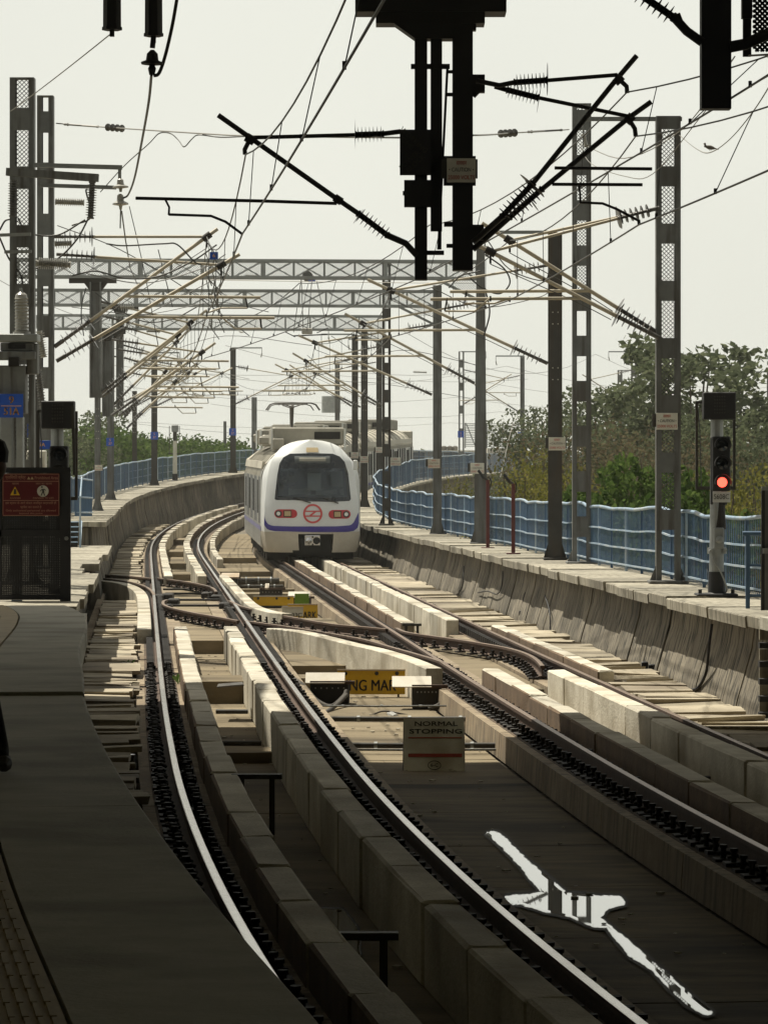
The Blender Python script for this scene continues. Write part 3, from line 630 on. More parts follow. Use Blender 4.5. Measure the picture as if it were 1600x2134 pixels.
for i, (y, h, r, x0, x1, lab) in enumerate([(1498, -.33, .035, 676, 1030, 'pipe crossing the drain below the cable boxes'), (1471, -.28, .012, 660, 930, 'thin bright conduit crossing just under the cable boxes'),
        (1553, -.38, .035, 716, 1050, 'pipe crossing the drain at the foot of the stopping board'), (1562, -.42, .015, 716, 1050, 'thin conduit lying under the pipe behind the stopping board'),
        (1210, -.25, .09, 496, 582, 'thick dark pipe between the tracks past the far boards'), (1222, -.25, .05, 500, 590, 'dark pipe behind the far yellow boards')]):
    Y = G(800, y, h).y; a, b = U(x0, y, Y), U(x1, y, Y)
    o = obj('pipe', MB().tube([a, (a + b) / 2 - Vector((0, 0, .006)), b], r, 10), 'hose' if i > 3 else ('steel' if r < .02 else 'steel_dark'), label=lab, cat='pipe')
    for k in range(3): p = a.lerp(b, .2 + .3 * k); obj('clamp', MB().lathe(p - Vector((.02, 0, 0)), p + Vector((.02, 0, 0)), [(0, r * 1.25), (1, r * 1.25)]), 'galv', o)
for y, x0, x1, lab in ((1483, 450, 517, 'pipe lying across the near track bed by the dark pit'), (1549, 458, 545, 'pipe across the near track bed in front of the pit')):
    Y = G(500, y, -.40).y; obj('pipe', MB().tube([U(x0, y, Y), U(x1, y, Y)], .032, 8), 'steel_dark', label=lab, cat='pipe')
pipe('fat hose looping from the left cable box to the near rail', [U(612, 1415, 49.2), U(635, 1432, 48.4), U(660, 1460, 48.2), U(690, 1472, 48), U(716, 1452, 48.2), U(722, 1440, 48.3)], .035, 'hose', cat='hose', name='hose')
pipe('second hose crossing under the left cable box', [U(672, 1489, 46.5), U(700, 1470, 47.5), U(722, 1448, 48.2)], .03, 'hose', cat='hose', name='hose')
pipe('fat hose from the right cable box to the rusty rail', [U(893, 1478, 47.2), U(915, 1470, 47.2), U(930, 1450, 47.3), U(955, 1446, 47.5)], .04, 'hose', cat='hose', name='hose')
pipe('thin dark cable sagging between the two cable boxes', [U(690, 1486, 47), U(730, 1489, 46.6), U(770, 1491, 46.5), U(800, 1482, 46.6), U(850, 1490, 46.5), U(860, 1489, 47)], .012, 'hose', cat='cable', name='cable')
obj('plastic_bottle', MB().lathe(U(808, 1487, 46.4), U(826, 1497, 46.2), [(0, .02), (.2, .03), (.35, .055), (.9, .055), (1, .03)], 10), 'plastic', label='crumpled plastic bottle lying among the cables', cat='bottle')
# small steel bridges over the drain between the near rails, and one on the right
def trestle(label, x0, x1, y, Y, dz):
    a, b = U(x0, y, Y), U(x1, y, Y); c = (a + b) / 2; root = empty('cable_bridge', Vector((c.x, Y, FLOOR)), label, 'bracket')
    obj('top_bar', MB().box((c.x, Y, a.z), (b.x - a.x, .10, .045)), 'steel_dark', root)
    for f in (.2, .8): obj('leg', MB().box((a.x + (b.x - a.x) * f, Y, (a.z + FLOOR) / 2), (.05, .06, a.z - FLOOR)), 'steel_dark', root)
trestle('dark steel cable bridge standing in the near track bed', 483, 588, 1618, 31.0, .3)
trestle('rusty steel cable bridge in the deep shade near the bottom', 676, 830, 1950, 20.6, .3)
trestle('steel cable bridge between the far rails at the right edge', 1445, 1503, 1622, 34.2, .3)
trestle('short steel bridge beside the end of the far guard blocks', 838, 878, 1302, 62.6, .3)
obj('gutter_tray', MB().prism([U(455, 1425, 45.6), U(505, 1421, 45.6), U(508, 1426, 45.2), U(452, 1431, 45.2)], (0, .15, -.03)), 'steel_dark', label='loose metal tray lying across the near track bed', cat='tray')
# point rods and slide plates between the points
pr = empty('point_rodding', G(400, 1250, -.15), 'dark rods and slide chairs between the switch rails', 'point rods')
for y, x0, x1 in ((1237, 345, 455), (1250, 352, 470), (1262, 360, 480), (1228, 340, 450), (1216, 335, 440)):
    a, b = G(x0, y, -.16), G(x1, y, -.16); b.y = a.y; obj('rod', MB().tube([a, b], .03, 6), 'clip', pr)
for x, y in ((350, 1243), (432, 1240), (362, 1254), (470, 1262), (345, 1266), (486, 1272), (330, 1245), (452, 1246)):
    obj('chair', MB().bbox(G(x, y, -.14), (.26, .8, .14), .02), 'clip', pr)
# puddles in the drain: still water lying in the dip of the floor
wz = FLOOR + .006
def puddle(label, pts, h=wz, k=11):
    n = len(pts); outer = swell(pts, k); mb = MB(); mb.add([G(x, y, h) for x, y in pts] + [G(x, y, h - .001) for x, y in outer], [tuple(range(n))] + [(i, (i + 1) % n, n + (i + 1) % n, n + i) for i in range(n)])
    o = obj('puddle', mb, 'water', label=label, kind='structure'); w = o.data.attributes.new('wet', 'FLOAT', 'POINT'); w.data.foreach_set('value', [1.0] * n + [0.0] * n); return o
def swell(pts, k):
    out = []
    for i, p in enumerate(pts):
        a_, b_ = pts[i - 2], pts[(i + 2) % len(pts)]; t = Vector((b_[0] - a_[0], b_[1] - a_[1])).normalized(); out.append((p[0] + t.y * k, p[1] - t.x * k * .8))
    return out
def jit(pts, n=4, a=2.0):
    out = []
    for i, p in enumerate(pts):
        q = pts[(i + 1) % len(pts)]
        for k in range(n): t = k / n; out.append((p[0] + (q[0] - p[0]) * t + R(-a, a), p[1] + (q[1] - p[1]) * t + R(-a, a) * .6))
    return out
core = [(1014, 1736), (1038, 1736), (1060, 1755), (1098, 1794), (1138, 1826), (1168, 1852), (1182, 1862), (1262, 1869), (1290, 1868), (1302, 1882), (1268, 1890), (1248, 1912), (1280, 1938), (1328, 1978), (1386, 2028), (1458, 2090), (1484, 2110), (1468, 2114), (1432, 2094), (1396, 2062), (1358, 2020), (1314, 1994), (1284, 1958), (1264, 1932), (1234, 1930), (1190, 1910), (1132, 1898), (1088, 1884), (1064, 1884), (1054, 1868), (1100, 1866), (1132, 1860), (1102, 1828), (1086, 1806), (1058, 1776)]
puddle('still water in the drain mirroring the pale sky', jit(swell(core, -4), 4, .9), wz, 13)
puddle('small dim puddle between the near rails by the rusty bridge', jit([(640, 1898), (712, 1898), (738, 1935), (745, 1990), (712, 2002), (690, 1960), (668, 1940)]), FLOOR + .009)
puddle('wet glinting patch beside the platform edge', jit([(228, 1520), (272, 1520), (276, 1560), (276, 1600), (236, 1600), (226, 1560)]), -.30)
m = MB(); lr_ = random.Random(9)
for i in range(520):
    s_ = lr_.uniform(22, 75); d_ = lr_.choice([lr_.uniform(1.32, 2.92), lr_.uniform(1.32, 2.92), lr_.uniform(-.33, .33), lr_.uniform(TS - .33, TS + .33), lr_.uniform(5.5, 6.8), lr_.uniform(-2.2, -1.3)])
    p = P(s_, d_, FLOOR + .012); r_ = lr_.uniform(.008, .028); m.box(p, (r_ * 2, r_ * lr_.uniform(1, 2.4), r_ * .5), lr_.uniform(0, 3))
obj('litter', m, 'block', kind='stuff', label='pale grit and scraps scattered over the track bed')
for k, (x, y, lab) in enumerate(((371, 1425, 'small green weed growing beside the near left rail'), (268, 1395, 'tiny weed between the trough covers by the platform'))):
    p = G(x, y, -.2); m = MB()
    for i in range(9): an = i * 2.4; t = p + Vector((.12 * math.cos(an), .12 * math.sin(an), .10 + .03 * (i % 3))); w = Vector((-math.sin(an), math.cos(an), 0)) * .025; md = p.lerp(t, .6) + Vector((0, 0, .03)); m.add([p, md + w, t, md - w], [(0, 1, 2, 3)])
    obj('weed', m, 'leaf_fresh', label=lab, cat='weed')
# ------------------------------------------------------------------ the train: four cars on the far track
LEN = 21.4
OUT = [((1172 - y) / 65.5, w / 65.5) for y, w in ((1152, 90), (1140, 95), (1120, 98), (1100, 100), (1050, 98.5), (1000, 93), (980, 89.5), (960, 83.5), (946, 75), (936, 66.5), (930, 60), (925, 50), (920, 37.5), (917, 22), (915, 0))]
def hw(h): return float(np.interp(h, [o[0] for o in OUT], [o[1] for o in OUT]))
def rake(h): return .06 * max(0, 1 - h) ** 1.5 + (.20 * max(0, h - 1.0) ** 1.35 if h < 3.3 else .20 * 2.3 ** 1.35 + .75 * (h - 3.3))
def face(u, h):
    w = max(.05, hw(h)); t = min(1, abs(u) / w); return rake(h) + .30 * t ** 3.2 + .05 * t * t
def car_frame(sa, sb, d=TS):
    a, b = P(sa, d), P(sb, d); y = (b - a); L = y.length; y.normalize(); x = Vector((y.y, -y.x, 0)).normalized(); z = x.cross(y)
    return a, x, y, z, L
def car(label, sa, nose):
    a, X, Y, Z, L = car_frame(sa, sa + LEN)
    root = empty('train_car', a, label, 'train car', 'cars of the metro train')
    T = lambda u, v, h: a + X * u + Y * v + Z * h
    BO = [(.42, 1.55), (.8, 1.6), (2.72, 1.6), (2.9, 1.55), (3.15, 1.43), (3.4, 1.22), (3.6, .92), (3.74, .55), (3.8, .2)]
    ring = [(-w, h) for h, w in BO] + [(w, h) for h, w in reversed(BO)]
    v0 = 1.3 if nose else 0
    
    obj('body_shell', MB().sweep([[T(u, v, h) for u, h in ring if h <= 2.92] for v in np.linspace(v0, L, 12)], close=True, cap=True), 'train_steel', root)
    obj('roof_shell', MB().sweep([[T(u, v, h) for u, h in ring if h >= 2.7] for v in np.linspace(v0, L, 12)], close=True, cap=True), 'train_roof', root)
    # sides: doors, windows, pilasters
    for sd in (-1, 1):
        if not nose and sd == -1 and False: continue
        for k in range(12):
            v = v0 + .9 + k * (L - v0 - 1.6) / 11.5; dr = k % 3 == 1
            if dr:
                o = obj('door', MB().prism([T(sd * 1.606, v, .95), T(sd * 1.606, v + 1.35, .95), T(sd * 1.606, v + 1.35, 2.75), T(sd * 1.606, v, 2.75)], X * sd * .004), 'train_steel', root)
                for q in (.12, .75): obj('pane', MB().prism([T(sd * 1.611, v + q, 1.5), T(sd * 1.611, v + q + .48, 1.5), T(sd * 1.611, v + q + .48, 2.6), T(sd * 1.611, v + q, 2.6)], X * sd * .006), 'window_side', o)
            else: obj('window', MB().prism([T(sd * 1.607, v + .0, 1.45), T(sd * 1.607, v + 1.35, 1.45), T(sd * 1.607, v + 1.35, 2.72), T(sd * 1.607, v + .0, 2.72)], X * sd * .004), 'window_side', root)
        for k in range(22):
            v = v0 + .5 + k * (L - v0 - 1.0) / 21.; obj('pilaster', MB().bar(T(sd * 1.612, v, .5), T(sd * 1.612, v, 2.72), .005, .24), 'train_white', root)
        obj('window_band', MB().prism([T(sd * 1.603, v0 + .3, 1.2), T(sd * 1.603, L - .2, 1.2), T(sd * 1.603, L - .2, 2.70), T(sd * 1.603, v0 + .3, 2.70)], X * sd * .004), 'window_side', root)
        obj('cantrail', MB().sweep([[T(sd * (1.52 + q), v, h) for q, h in ((0, 2.98), (.06, 2.98), (.02, 3.22), (-.06, 3.22))] for v in (v0 + .2, L)]), 'train_roof', root)
        obj('side_stripe', MB().prism([T(sd * 1.607, v0, .98), T(sd * 1.607, L, .98), T(sd * 1.607, L, 1.12), T(sd * 1.607, v0, 1.12)], X * sd * .006), 'train_violet', root)
        m = MB()
        for k in range(9):
            v = 2.0 + k * 2.1; m = MB(); m.box(T(sd * 1.1, v + .4, .28), (.6, R(.7, 1.7), R(.35, .55)), math.atan2(-Y.x, Y.y))
            obj('underframe_gear', m, 'under', root)
    for v in (2.6, 4.9, L - 4.6, L - 2.3):
        for sd in (-1, 1):
            o = obj('wheel', MB().lathe(T(sd * .78, v, .43), T(sd * .92, v, .43), [(0, .46), (.25, .46), (.25, .43), (1, .42)], 18), 'steel_dark', root)
    for v in (3.75, L - 3.45): obj('bogie', MB().box(T(0, v, .45), (1.9, 3.2, .35), math.atan2(-Y.x, Y.y)), 'under', root)
    # roof equipment
    rz = math.atan2(-Y.x, Y.y)
    for v, w, ln, h0 in ((4.6 if nose else 4.0, 2.35, 3.4, .34), (L - 5.2, 2.35, 3.4, .34)):
        p = T(0, v, 3.86 + h0 / 2); o = obj('air_conditioner', MB().bbox(p, (w, ln, h0 + .24), .05, rz), 'train_gear', root)
        obj('grille', MB().box(T(.62, v - ln / 2 - .008, 3.86 + h0 / 2 + .03), (.85, .012, h0 * .7), rz), 'under', o)
        for q in (-1, 1): obj('end_plate', MB().box(T(q * (w / 2 + .02), v - ln / 2 - .02, 3.84 + h0 / 2 - .06), (.055, .05, h0 + .36), rz), 'train_white', o)
    for v in (7.2, 8.9, 10.6, 12.2, 14):
        p = T(R(-.5, .5) - .35, v, 3.92); obj('roof_box', MB().bbox(p, (R(.7, 1.5), R(.8, 1.3), R(.25, .42)), .05, rz), 'train_gear', root)
    for v in (1.9, 2.3, 2.7) if nose else (): obj('roof_box', MB().bbox(T(-1.0, v + .6, 3.78), (.36, .3, .36), .03, rz), 'train_gear', root)
    for v in np.arange(v0 + 1.2, L, 1.6):
        obj('roof_rib', MB().tube([T(-w * 1.004, v, h + .012) for h, w in BO[4:]] + [T(w * 1.004, v, h + .012) for h, w in reversed(BO[4:])], .018, 5), 'train_gear', root)
    if not nose: obj('gangway', MB().bbox(T(0, -.28, 2.0), (1.9, .5, 2.9), .08, rz), 'under', root)
    return root, T, L, rz
def panto(root, T, v, h, hd):
    o = obj('pantograph', MB().tube([T(0, v + .1, h), T(0, v + .9, h + .35), T(0, v + .1, hd - .08)], .05, 6), 'tube_dark', root)
    m = MB(); 
    for dv in (-.2, .22):
        m.tube([T(-.98, v + dv, hd - .26), T(-.84, v + dv, hd - .06), T(-.66, v + dv, hd), T(.66, v + dv, hd), T(.84, v + dv, hd - .06), T(.98, v + dv, hd - .26)], .026, 6)
    m.tube([T(-.5, v - .2, hd - .03), T(-.5, v + .2, hd - .03)], .02, 5); m.tube([T(.5, v - .2, hd - .03), T(.5, v + .2, hd - .03)], .02, 5)
    m.tube([T(-.36, v, hd - .03), T(0, v, hd - .16), T(.36, v, hd - .03)], .025, 5); obj('collector_head', m, 'tube_dark', o)
    for sx in (-.45, .45): obj('insulator', MB().lathe(T(sx, v + .3, 3.98), T(sx, v + .3, h + .02), [(0, .05), (.1, .11), (.2, .05), (.4, .11), (.5, .05), (.7, .11), (.8, .05), (1, .05)], 8), 'porcelain', o)
    obj('base_frame', MB().bbox(T(0, v + .35, h + .02), (1.1, .9, .08), .02), 'tube_dark', o)
NOSE_S = 107.2
c1, T, L, rz = car('leading car of the metro train with white front and red headlamp pods', NOSE_S, True)
# nose: front skin, shoulders back to the body
hs = [.31, .38, .46, .55, .65, .75, .83, .9, .97] + list(np.arange(1.08, 3.2, .14)) + [3.27, 3.38, 3.46, 3.54, 3.62, 3.7, 3.77, 3.83, 3.88, 3.915]
us = np.concatenate([-np.array([1, .985, .95, .9, .82, .72, .6, .45, .3, .15]), [0], np.array([.15, .3, .45, .6, .72, .82, .9, .95, .985, 1])])
m = MB(); vs_, fs_ = [], []
for h in hs:
    for u in us: uu = u * hw(h); vs_.append(T(uu, face(uu, h), h))
nu = len(us)
for i in range(len(hs) - 1):
    for j in range(nu - 1): 
        # leave the coupler recess open
        hm, um = (hs[i] + hs[i + 1]) / 2, us[j] * hw(hs[i])
        if hm < .88 and abs(um + .02) < .60: continue
        fs_.append((i * nu + j, i * nu + j + 1, i * nu + nu + j + 1, i * nu + nu + j))
m.add(vs_, fs_, True)
rim = [T(-hw(h), face(hw(h), h), h) for h in hs] + [T(hw(h), face(hw(h), h), h) for h in reversed(hs)]
def grow(h): return hw(h) * 1.0
r2 = []
for sd, hh in ((-1, hs), (1, list(reversed(hs)))):
    for h in hh: r2.append(T(sd * float(np.interp(h, [.31, .8, 2.72, 2.9, 3.15, 3.4, 3.6, 3.74, 3.8, 3.95], [1.5, 1.6, 1.6, 1.55, 1.43, 1.22, .92, .55, .35, .0])) * 1.006, 1.42 + (0 if h < 3.3 else .35), h if h < 3.75 else h - .03))
m.sweep([rim, r2], close=False, cap=False, smooth=True)
fm_ = obj('front_mask', m, 'train_white', c1); fm_.data.materials.append(MATS['train_skirt'])
for pl in fm_.data.polygons:
    if pl.center.z + c1.location.z < .98: pl.material_index = 1
def patch(name, shape, c, mat, off, rings=7, par=c1):   # 2-D outline on the nose, laid over its curved skin
    vs_, fs_ = [], []; n = len(shape)
    for k in range(rings + 1):
        t = k / rings
        for u, h in shape: uu, hh = c[0] + (u - c[0]) * t, c[1] + (h - c[1]) * t; vs_.append(T(uu, face(uu, hh) - off, hh))
    for k in range(rings):
        for i in range(n): j = (i + 1) % n; fs_.append((k * n + i, k * n + j, k * n + n + j, k * n + n + i))
    for u, h in shape: vs_.append(T(u, face(u, h) + .015, h))
    for i in range(n): j = (i + 1) % n; fs_.append((rings * n + i, rings * n + j, (rings + 1) * n + j, (rings + 1) * n + i))
    return obj(name, MB().add(vs_, fs_, False), mat, par)
def F(x, y): return ((x - 649) / 65.5, (1172. - y) / 65.5)      # photo pixel on the nose -> nose plane
def dense(pts, n=3): return [((p[0] + (q[0] - p[0]) * k / n), (p[1] + (q[1] - p[1]) * k / n)) for p, q in zip(pts, pts[1:] + pts[:1]) for k in range(n)]
ws = [F(*p) for p in ((571, 1040), (577, 990), (582, 966), (590, 953), (604, 945), (650, 944), (694, 945), (709, 951), (719, 962), (726, 985), (731, 1040), (728, 1044), (690, 1046), (650, 1045), (610, 1042), (574, 1042))]
patch('windscreen_surround', dense(ws), F(650, 1000), 'glass_dark', .012)
wi = [F(*p) for p in ((577, 1034), (583, 985), (584, 976), (650, 976), (718, 976), (720, 985), (724, 1036), (690, 1038), (650, 1037), (600, 1035))]
# a shallow cab seen through the windscreen
cab = patch('cab_backdrop', dense(wi), F(650, 1005), 'seat_inside', .016)
for x0, y0, x1, y1, mt in ((640, 986, 668, 1022, 'train_skirt'), (688, 981, 714, 1014, 'train_gear'), (600, 1018, 716, 1032, 'train_gear'), (586, 982, 612, 1012, 'glass_dark'), (646, 1022, 657, 1031, 'ink')):
    patch('cab_panel', dense([F(x0, y1), F(x0, y0), F(x1, y0), F(x1, y1)]), F((x0 + x1) / 2, (y0 + y1) / 2), mt, .020, 3, cab)
patch('windscreen_glass', dense(wi), F(650, 1005), 'windscreen', .034)
patch('destination_display', dense([F(614, 965), F(613, 950), F(688, 950), F(688, 965)]), F(650, 957), 'seat_inside', .020)
patch('display_matrix', dense([F(623, 961), F(623, 953), F(679, 953), F(679, 961)]), F(650, 957), 'train_gear', .026)
patch('roof_lamp', dense([F(638, 940), F(639, 932), F(663, 932), F(664, 942), F(640, 942)]), F(651, 937), 'ochre', .02)
vb = [F(*p) for p in ((549, 1072), (551, 1082), (556, 1092), (566, 1096), (600, 1097), (650, 1097), (700, 1097), (730, 1095), (737, 1088), (742, 1078), (747, 1068))]
vb2 = [F(*p) for p in ((747, 1090), (745, 1100), (736, 1107), (722, 1109), (650, 1109), (570, 1107), (556, 1104), (549, 1094))]
m = MB(); n = 40
def along(pts, n):
    pts = [Vector((p[0], p[1])) for p in pts]; d = [0]
    for p, q in zip(pts, pts[1:]): d.append(d[-1] + (q - p).length)
    return [(np.interp(t, d, [p.x for p in pts]), np.interp(t, d, [p.y for p in pts])) for t in np.linspace(0, d[-1], n)]
A_, B_ = along(vb, n), list(reversed(along(vb2, n)))
def fo(u, h, off): w = hw(h); u = max(-w, min(w, u)); return T(u * 1.004, face(u, h) - off, h)
m.add([fo(*q, .012) for q in A_] + [fo((a[0] + b[0]) / 2, (a[1] + b[1]) / 2, .014) for a, b in zip(A_, B_)] + [fo(*q, .012) for q in B_], [(i, i + 1, n + i + 1, n + i) for i in range(n - 1)] + [(n + i, n + i + 1, 2 * n + i + 1, 2 * n + i) for i in range(n - 1)])
obj('violet_band', m, 'train_violet', c1)
def stad(x0, x1, y, r, n=8):
    pts = []
    for i in range(n + 1): a = math.pi / 2 + math.pi * i / n; pts.append((x0 + r + r * math.cos(a), y - r * math.sin(a)))
    for i in range(n + 1): a = -math.pi / 2 + math.pi * i / n; pts.append((x1 - r + r * math.cos(a), y - r * math.sin(a)))
    return [F(*p) for p in pts]
def circ(x, y, r, n=16): return [F(x + r * math.cos(2 * math.pi * i / n), y + r * math.sin(2 * math.pi * i / n)) for i in range(n)]
for x0, x1, y, ln, sq in ((570, 617.5, 1070.5, 578.5, (590.5, 604)), (683, 730, 1072, 720.5, (695, 708.5))):
    h_ = patch('headlamp', stad(x0, x1, y, 9), F((x0 + x1) / 2, y), 'train_red', .016, 4)
    patch('lamp_ring', circ(ln, y, 7), F(ln, y), 'ink', .022, 2, h_); patch('round_lens', circ(ln, y, 4), F(ln, y), 'lens', .030, 2, h_)
    patch('lamp_frame', dense([F(sq[0] - 1.5, y + 7), F(sq[0] - 1.5, y - 7), F(sq[1] + 2, y - 7), F(sq[1] + 2, y + 7)]), F((sq[0] + sq[1]) / 2, y), 'rail_side', .022, 2, h_)
    patch('square_lens', dense([F(sq[0] + .5, y + 5), F(sq[0] + .5, y - 5), F(sq[1], y - 5), F(sq[1], y + 5)]), F((sq[0] + sq[1]) / 2, y), 'ochre', .030, 2, h_)
# round red emblem: a ring, two bars and a slanting stroke between them
lx, ly, lr = 650, 1070.5, 18.2
m = MB()
def strk(pts, w, off):
    sec = []
    for i, (x, y) in enumerate(pts):
        a, b = pts[max(0, i - 1)], pts[min(len(pts) - 1, i + 1)]; t = Vector((b[0] - a[0], b[1] - a[1])).normalized(); nn = Vector((t.y, -t.x)) * w / 2
        sec.append([T(*(lambda q: (q[0], face(*q) - off, q[1]))(F(x + sg * nn.x, y + sg * nn.y))) for sg in (-1, 1)])
    m.sweep(sec, close=False, cap=False)
strk([(lx + lr * math.cos(2 * math.pi * i / 40), ly + lr * math.sin(2 * math.pi * i / 40)) for i in range(41)], 4.0, .016)
strk([(lx - 17, ly - 5.0), (lx, ly - 5), (lx + 17, ly - 5.0)], 2.6, .019); strk([(lx - 17, ly + 5), (lx, ly + 5), (lx + 17, ly + 5)], 2.6, .019)
strk([(lx + 6.5, ly - 5), (lx - 6.5, ly + 5)], 3.4, .022); obj('emblem', m, 'logo_red', c1)
for a, b in (((612, 1037), (646, 1048)), ((672, 1037), (704, 1049))): obj('wiper', MB().tube([T(*(lambda q: (q[0], face(*q) - .05, q[1]))(F(*p))) for p in (a, b)], .02, 5), 'ink', c1)
obj('coupler_recess', MB().box(T(-.02, .72, .58), (1.26, .9, .62), rz), 'under', c1)
cp = obj('coupler', MB().bbox(T(.0, .08, (1172 - 1126.5) / 65.5), (.51, .30, .33), .02, rz), 'chrome', c1)
obj('cone', MB().lathe(T(-.12, -.06, .69), T(-.12, -.22, .69), [(0, .12), (.5, .10), (1, .03)], 14), 'chrome', cp)
obj('funnel', MB().lathe(T(.13, -.072, .69), T(.13, -.078, .69), [(0, .115), (1, .115)], 14), 'under', cp)
obj('air_pipe', MB().lathe(T(.005, -.07, .81), T(.005, -.09, .81), [(0, .03), (1, .03)], 8), 'under', cp)
obj('air_pipe', MB().lathe(T(.005, -.07, .57), T(.005, -.09, .57), [(0, .03), (1, .03)], 8), 'under', cp)
obj('drawbar', MB().box(T(0, .6, .69), (.2, .9, .2), rz), 'under', c1)
obj('obstacle_guard', MB().box(T(0, 1.9, .22), (2.3, .2, .22), rz), 'under', c1)
mr = obj('side_camera', MB().bbox(T(1.40, .55, 3.10), (.13, .14, .32), .02, rz), 'train_white', c1)
panto(c1, T, 15.5, 4.05, 5.3)
s = NOSE_S + LEN + .6
for k, lab in enumerate(('second car of the metro train, pantograph raised, just behind the leading car', 'third car of the metro train bending away round the curve', 'last car of the metro train, side windows seen between the masts')):
    c, T2, L2, r2 = car(lab, s, False)
    if k == 0: panto(c, T2, 14.0, 4.05, 5.3)
    if k == 2: obj('end_wall', MB().bbox(T2(0, L2 + .1, 2.0), (3.1, .25, 3.3), .1, r2), 'train_steel', c)
    s += LEN + .6
# ------------------------------------------------------------------ overhead line: masts, portals, cantilevers, wires
def sheds(n, r, core): 
    pr = [(0, core * 1.3), (.04, core * 1.3), (.05, core)]
    for k in range(n):
        t = .1 + .8 * k / max(1, n - 1); w_ = .016 if n > 4 else .03; pr += [(t - w_, core), (t - .003, r), (t + .003, r), (t + w_, core)]
    return pr + [(.95, core), (.96, core * 1.3), (1, core * 1.3)]
def insulator(root, a, b, n=7, r=.085, core=.03, mat='insul', name='insulator', nn=10): return obj(name, MB().lathe(a, b, sheds(n, r, core), nn), mat, root)
def arc_disc(root, c, ax, r=.16): 
    t = Vector(ax).normalized(); return obj('arcing_disc', MB().lathe(Vector(c) - t * .006, Vector(c) + t * .006, [(0, .01), (.5, r), (1, .01)], 14), 'insul', root)
def net(m, org_, ux, uz, w, h, cell, t):     # expanded metal: two sets of slanting thin strips filling a w x h window
    ux, uz = Vector(ux), Vector(uz); k = -h
    while k < w:
        for sg in (1, -1):
            a0, a1 = k, k + h; lo, hi = max(0., a0), min(w, a1)
            if hi - lo > .01:
                z0, z1 = lo - a0, hi - a0
                x0, x1 = (lo, hi) if sg > 0 else (w - lo, w - hi)
                m.bar(org_ + ux * x0 + uz * z0, org_ + ux * x1 + uz * z1, t, t)
        k += cell
def lattice_mast(label, base, h, w=.40, dep=.22, first=.3, gap=.62, bat=.34, cell=.07, mesh_from=0., group=None, mat='steel'):
    root = empty('lattice_mast', base, label, 'mast', group); b = Vector(base)
    for sd in (-1, 1):
        x = sd * (w / 2 - .045); m = MB()
        pr = [(x - .045, -dep / 2), (x + .045, -dep / 2), (x + .045, -dep / 2 + .02), (x - sd * -.045 * 0 + sd * .045, -dep / 2 + .02), (x + sd * .045, dep / 2), (x + sd * .033, dep / 2), (x + sd * .033, -dep / 2 + .014), (x - .045, -dep / 2 + .014)]
        m.box(b + Vector((x, -dep / 2 + .006, h / 2)), (.09, .012, h)); m.box(b + Vector((x + sd * .039, .0, h / 2)), (.012, dep - .026, h)); m.box(b + Vector((x, dep / 2 - .006, h / 2)), (.09, .012, h)); obj('channel', m, mat, root)
    z = first; m2 = MB(); zs = []
    while z < h - .1:
        bb = min(bat, h - z); obj('batten_plate', MB().box(b + Vector((0, -dep / 2 - .007, z + bb / 2)), (w * .72, .012, bb)), mat, root)
        zs.append(z); z += bat + gap
    wi = w - .17
    for i, q in enumerate(zs):
        z0 = q + bat; z1 = min(h, q + bat + gap)
        if z0 >= mesh_from and z1 - z0 > .1: net(m2, b + Vector((-wi / 2, -dep / 2 + .02, z0)), (1, 0, 0), (0, 0, 1), wi, z1 - z0, cell, .011)
    if m2.v: obj('mesh_infill', m2, mat, root, kind='stuff')
    obj('base_plate', MB().bbox(b + Vector((0, 0, .025)), (w + .25, dep + .3, .05), .01), mat, root)
    for sd in (-1, 1): obj('gusset', MB().prism([b + Vector((sd * (w / 2), 0, .05)), b + Vector((sd * (w / 2 + .1), 0, .05)), b + Vector((sd * w / 2, 0, .3))], (0, .012, 0)), mat, root)
    obj('head_plate', MB().box(b + Vector((0, 0, h + .008)), (w, dep, .016)), mat, root)
    return root
def beam_mast(label, base, h, w=.26, dep=.26, mat='steel', group=None, taper=1.0, holes=True, foot=True):
    root = empty('mast', base, label, 'mast', group); b = Vector(base); m = MB()
    def ring(z, f): 
        W, D = w * f / 2, dep * f / 2; t = .014
        return [b + Vector(q) for q in ((-W, -D, z), (W, -D, z), (W, -D + t, z), (t / 2, -D + t, z), (t / 2, D - t, z), (W, D - t, z), (W, D, z), (-W, D, z), (-W, D - t, z), (-t / 2, D - t, z), (-t / 2, -D + t, z), (-W, -D + t, z))]
    m.sweep([ring(0, 1), ring(h, taper)]); obj('column', m, mat, root)
    if holes:
        for z in (h * .55, h * .55 + .25, h * .72, h * .72 + .25):
            for sx in (-.05, .05): obj('bolt_hole', MB().lathe(b + Vector((sx * w / .26, -dep / 2 + .004, z)), b + Vector((sx * w / .26, -dep / 2 - .004, z)), [(0, .014), (1, .014)], 6), 'sign_white', root)
    if foot:
        obj('base_plate', MB().bbox(b + Vector((0, 0, .02)), (w + .22, dep + .22, .04), .01), mat, root)
        for sd in (-1, 1): obj('gusset', MB().prism([b + Vector((sd * (w / 2), 0, .04)), b + Vector((sd * (w / 2 + .1), 0, .04)), b + Vector((sd * w / 2, 0, .35))], (0, .012, 0)), mat, root)
    return root
def top_bracket(root, top, dirx, L, drop=.3, mat='galv'):
    t = Vector(top); e = t + Vector((dirx * L, 0, 0)); o = obj('top_bracket', MB().bar(t, e, .06, .07), mat, root)
    obj('hanger', MB().bar(e, e - Vector((0, 0, drop)), .03), mat, o)
    insulator(o, e - Vector((0, 0, drop)), e - Vector((dirx * .05, 0, drop + .22)), 2, .07, .03, 'porcelain', 'disc_insulator', 8); return e - Vector((0, 0, drop + .22))
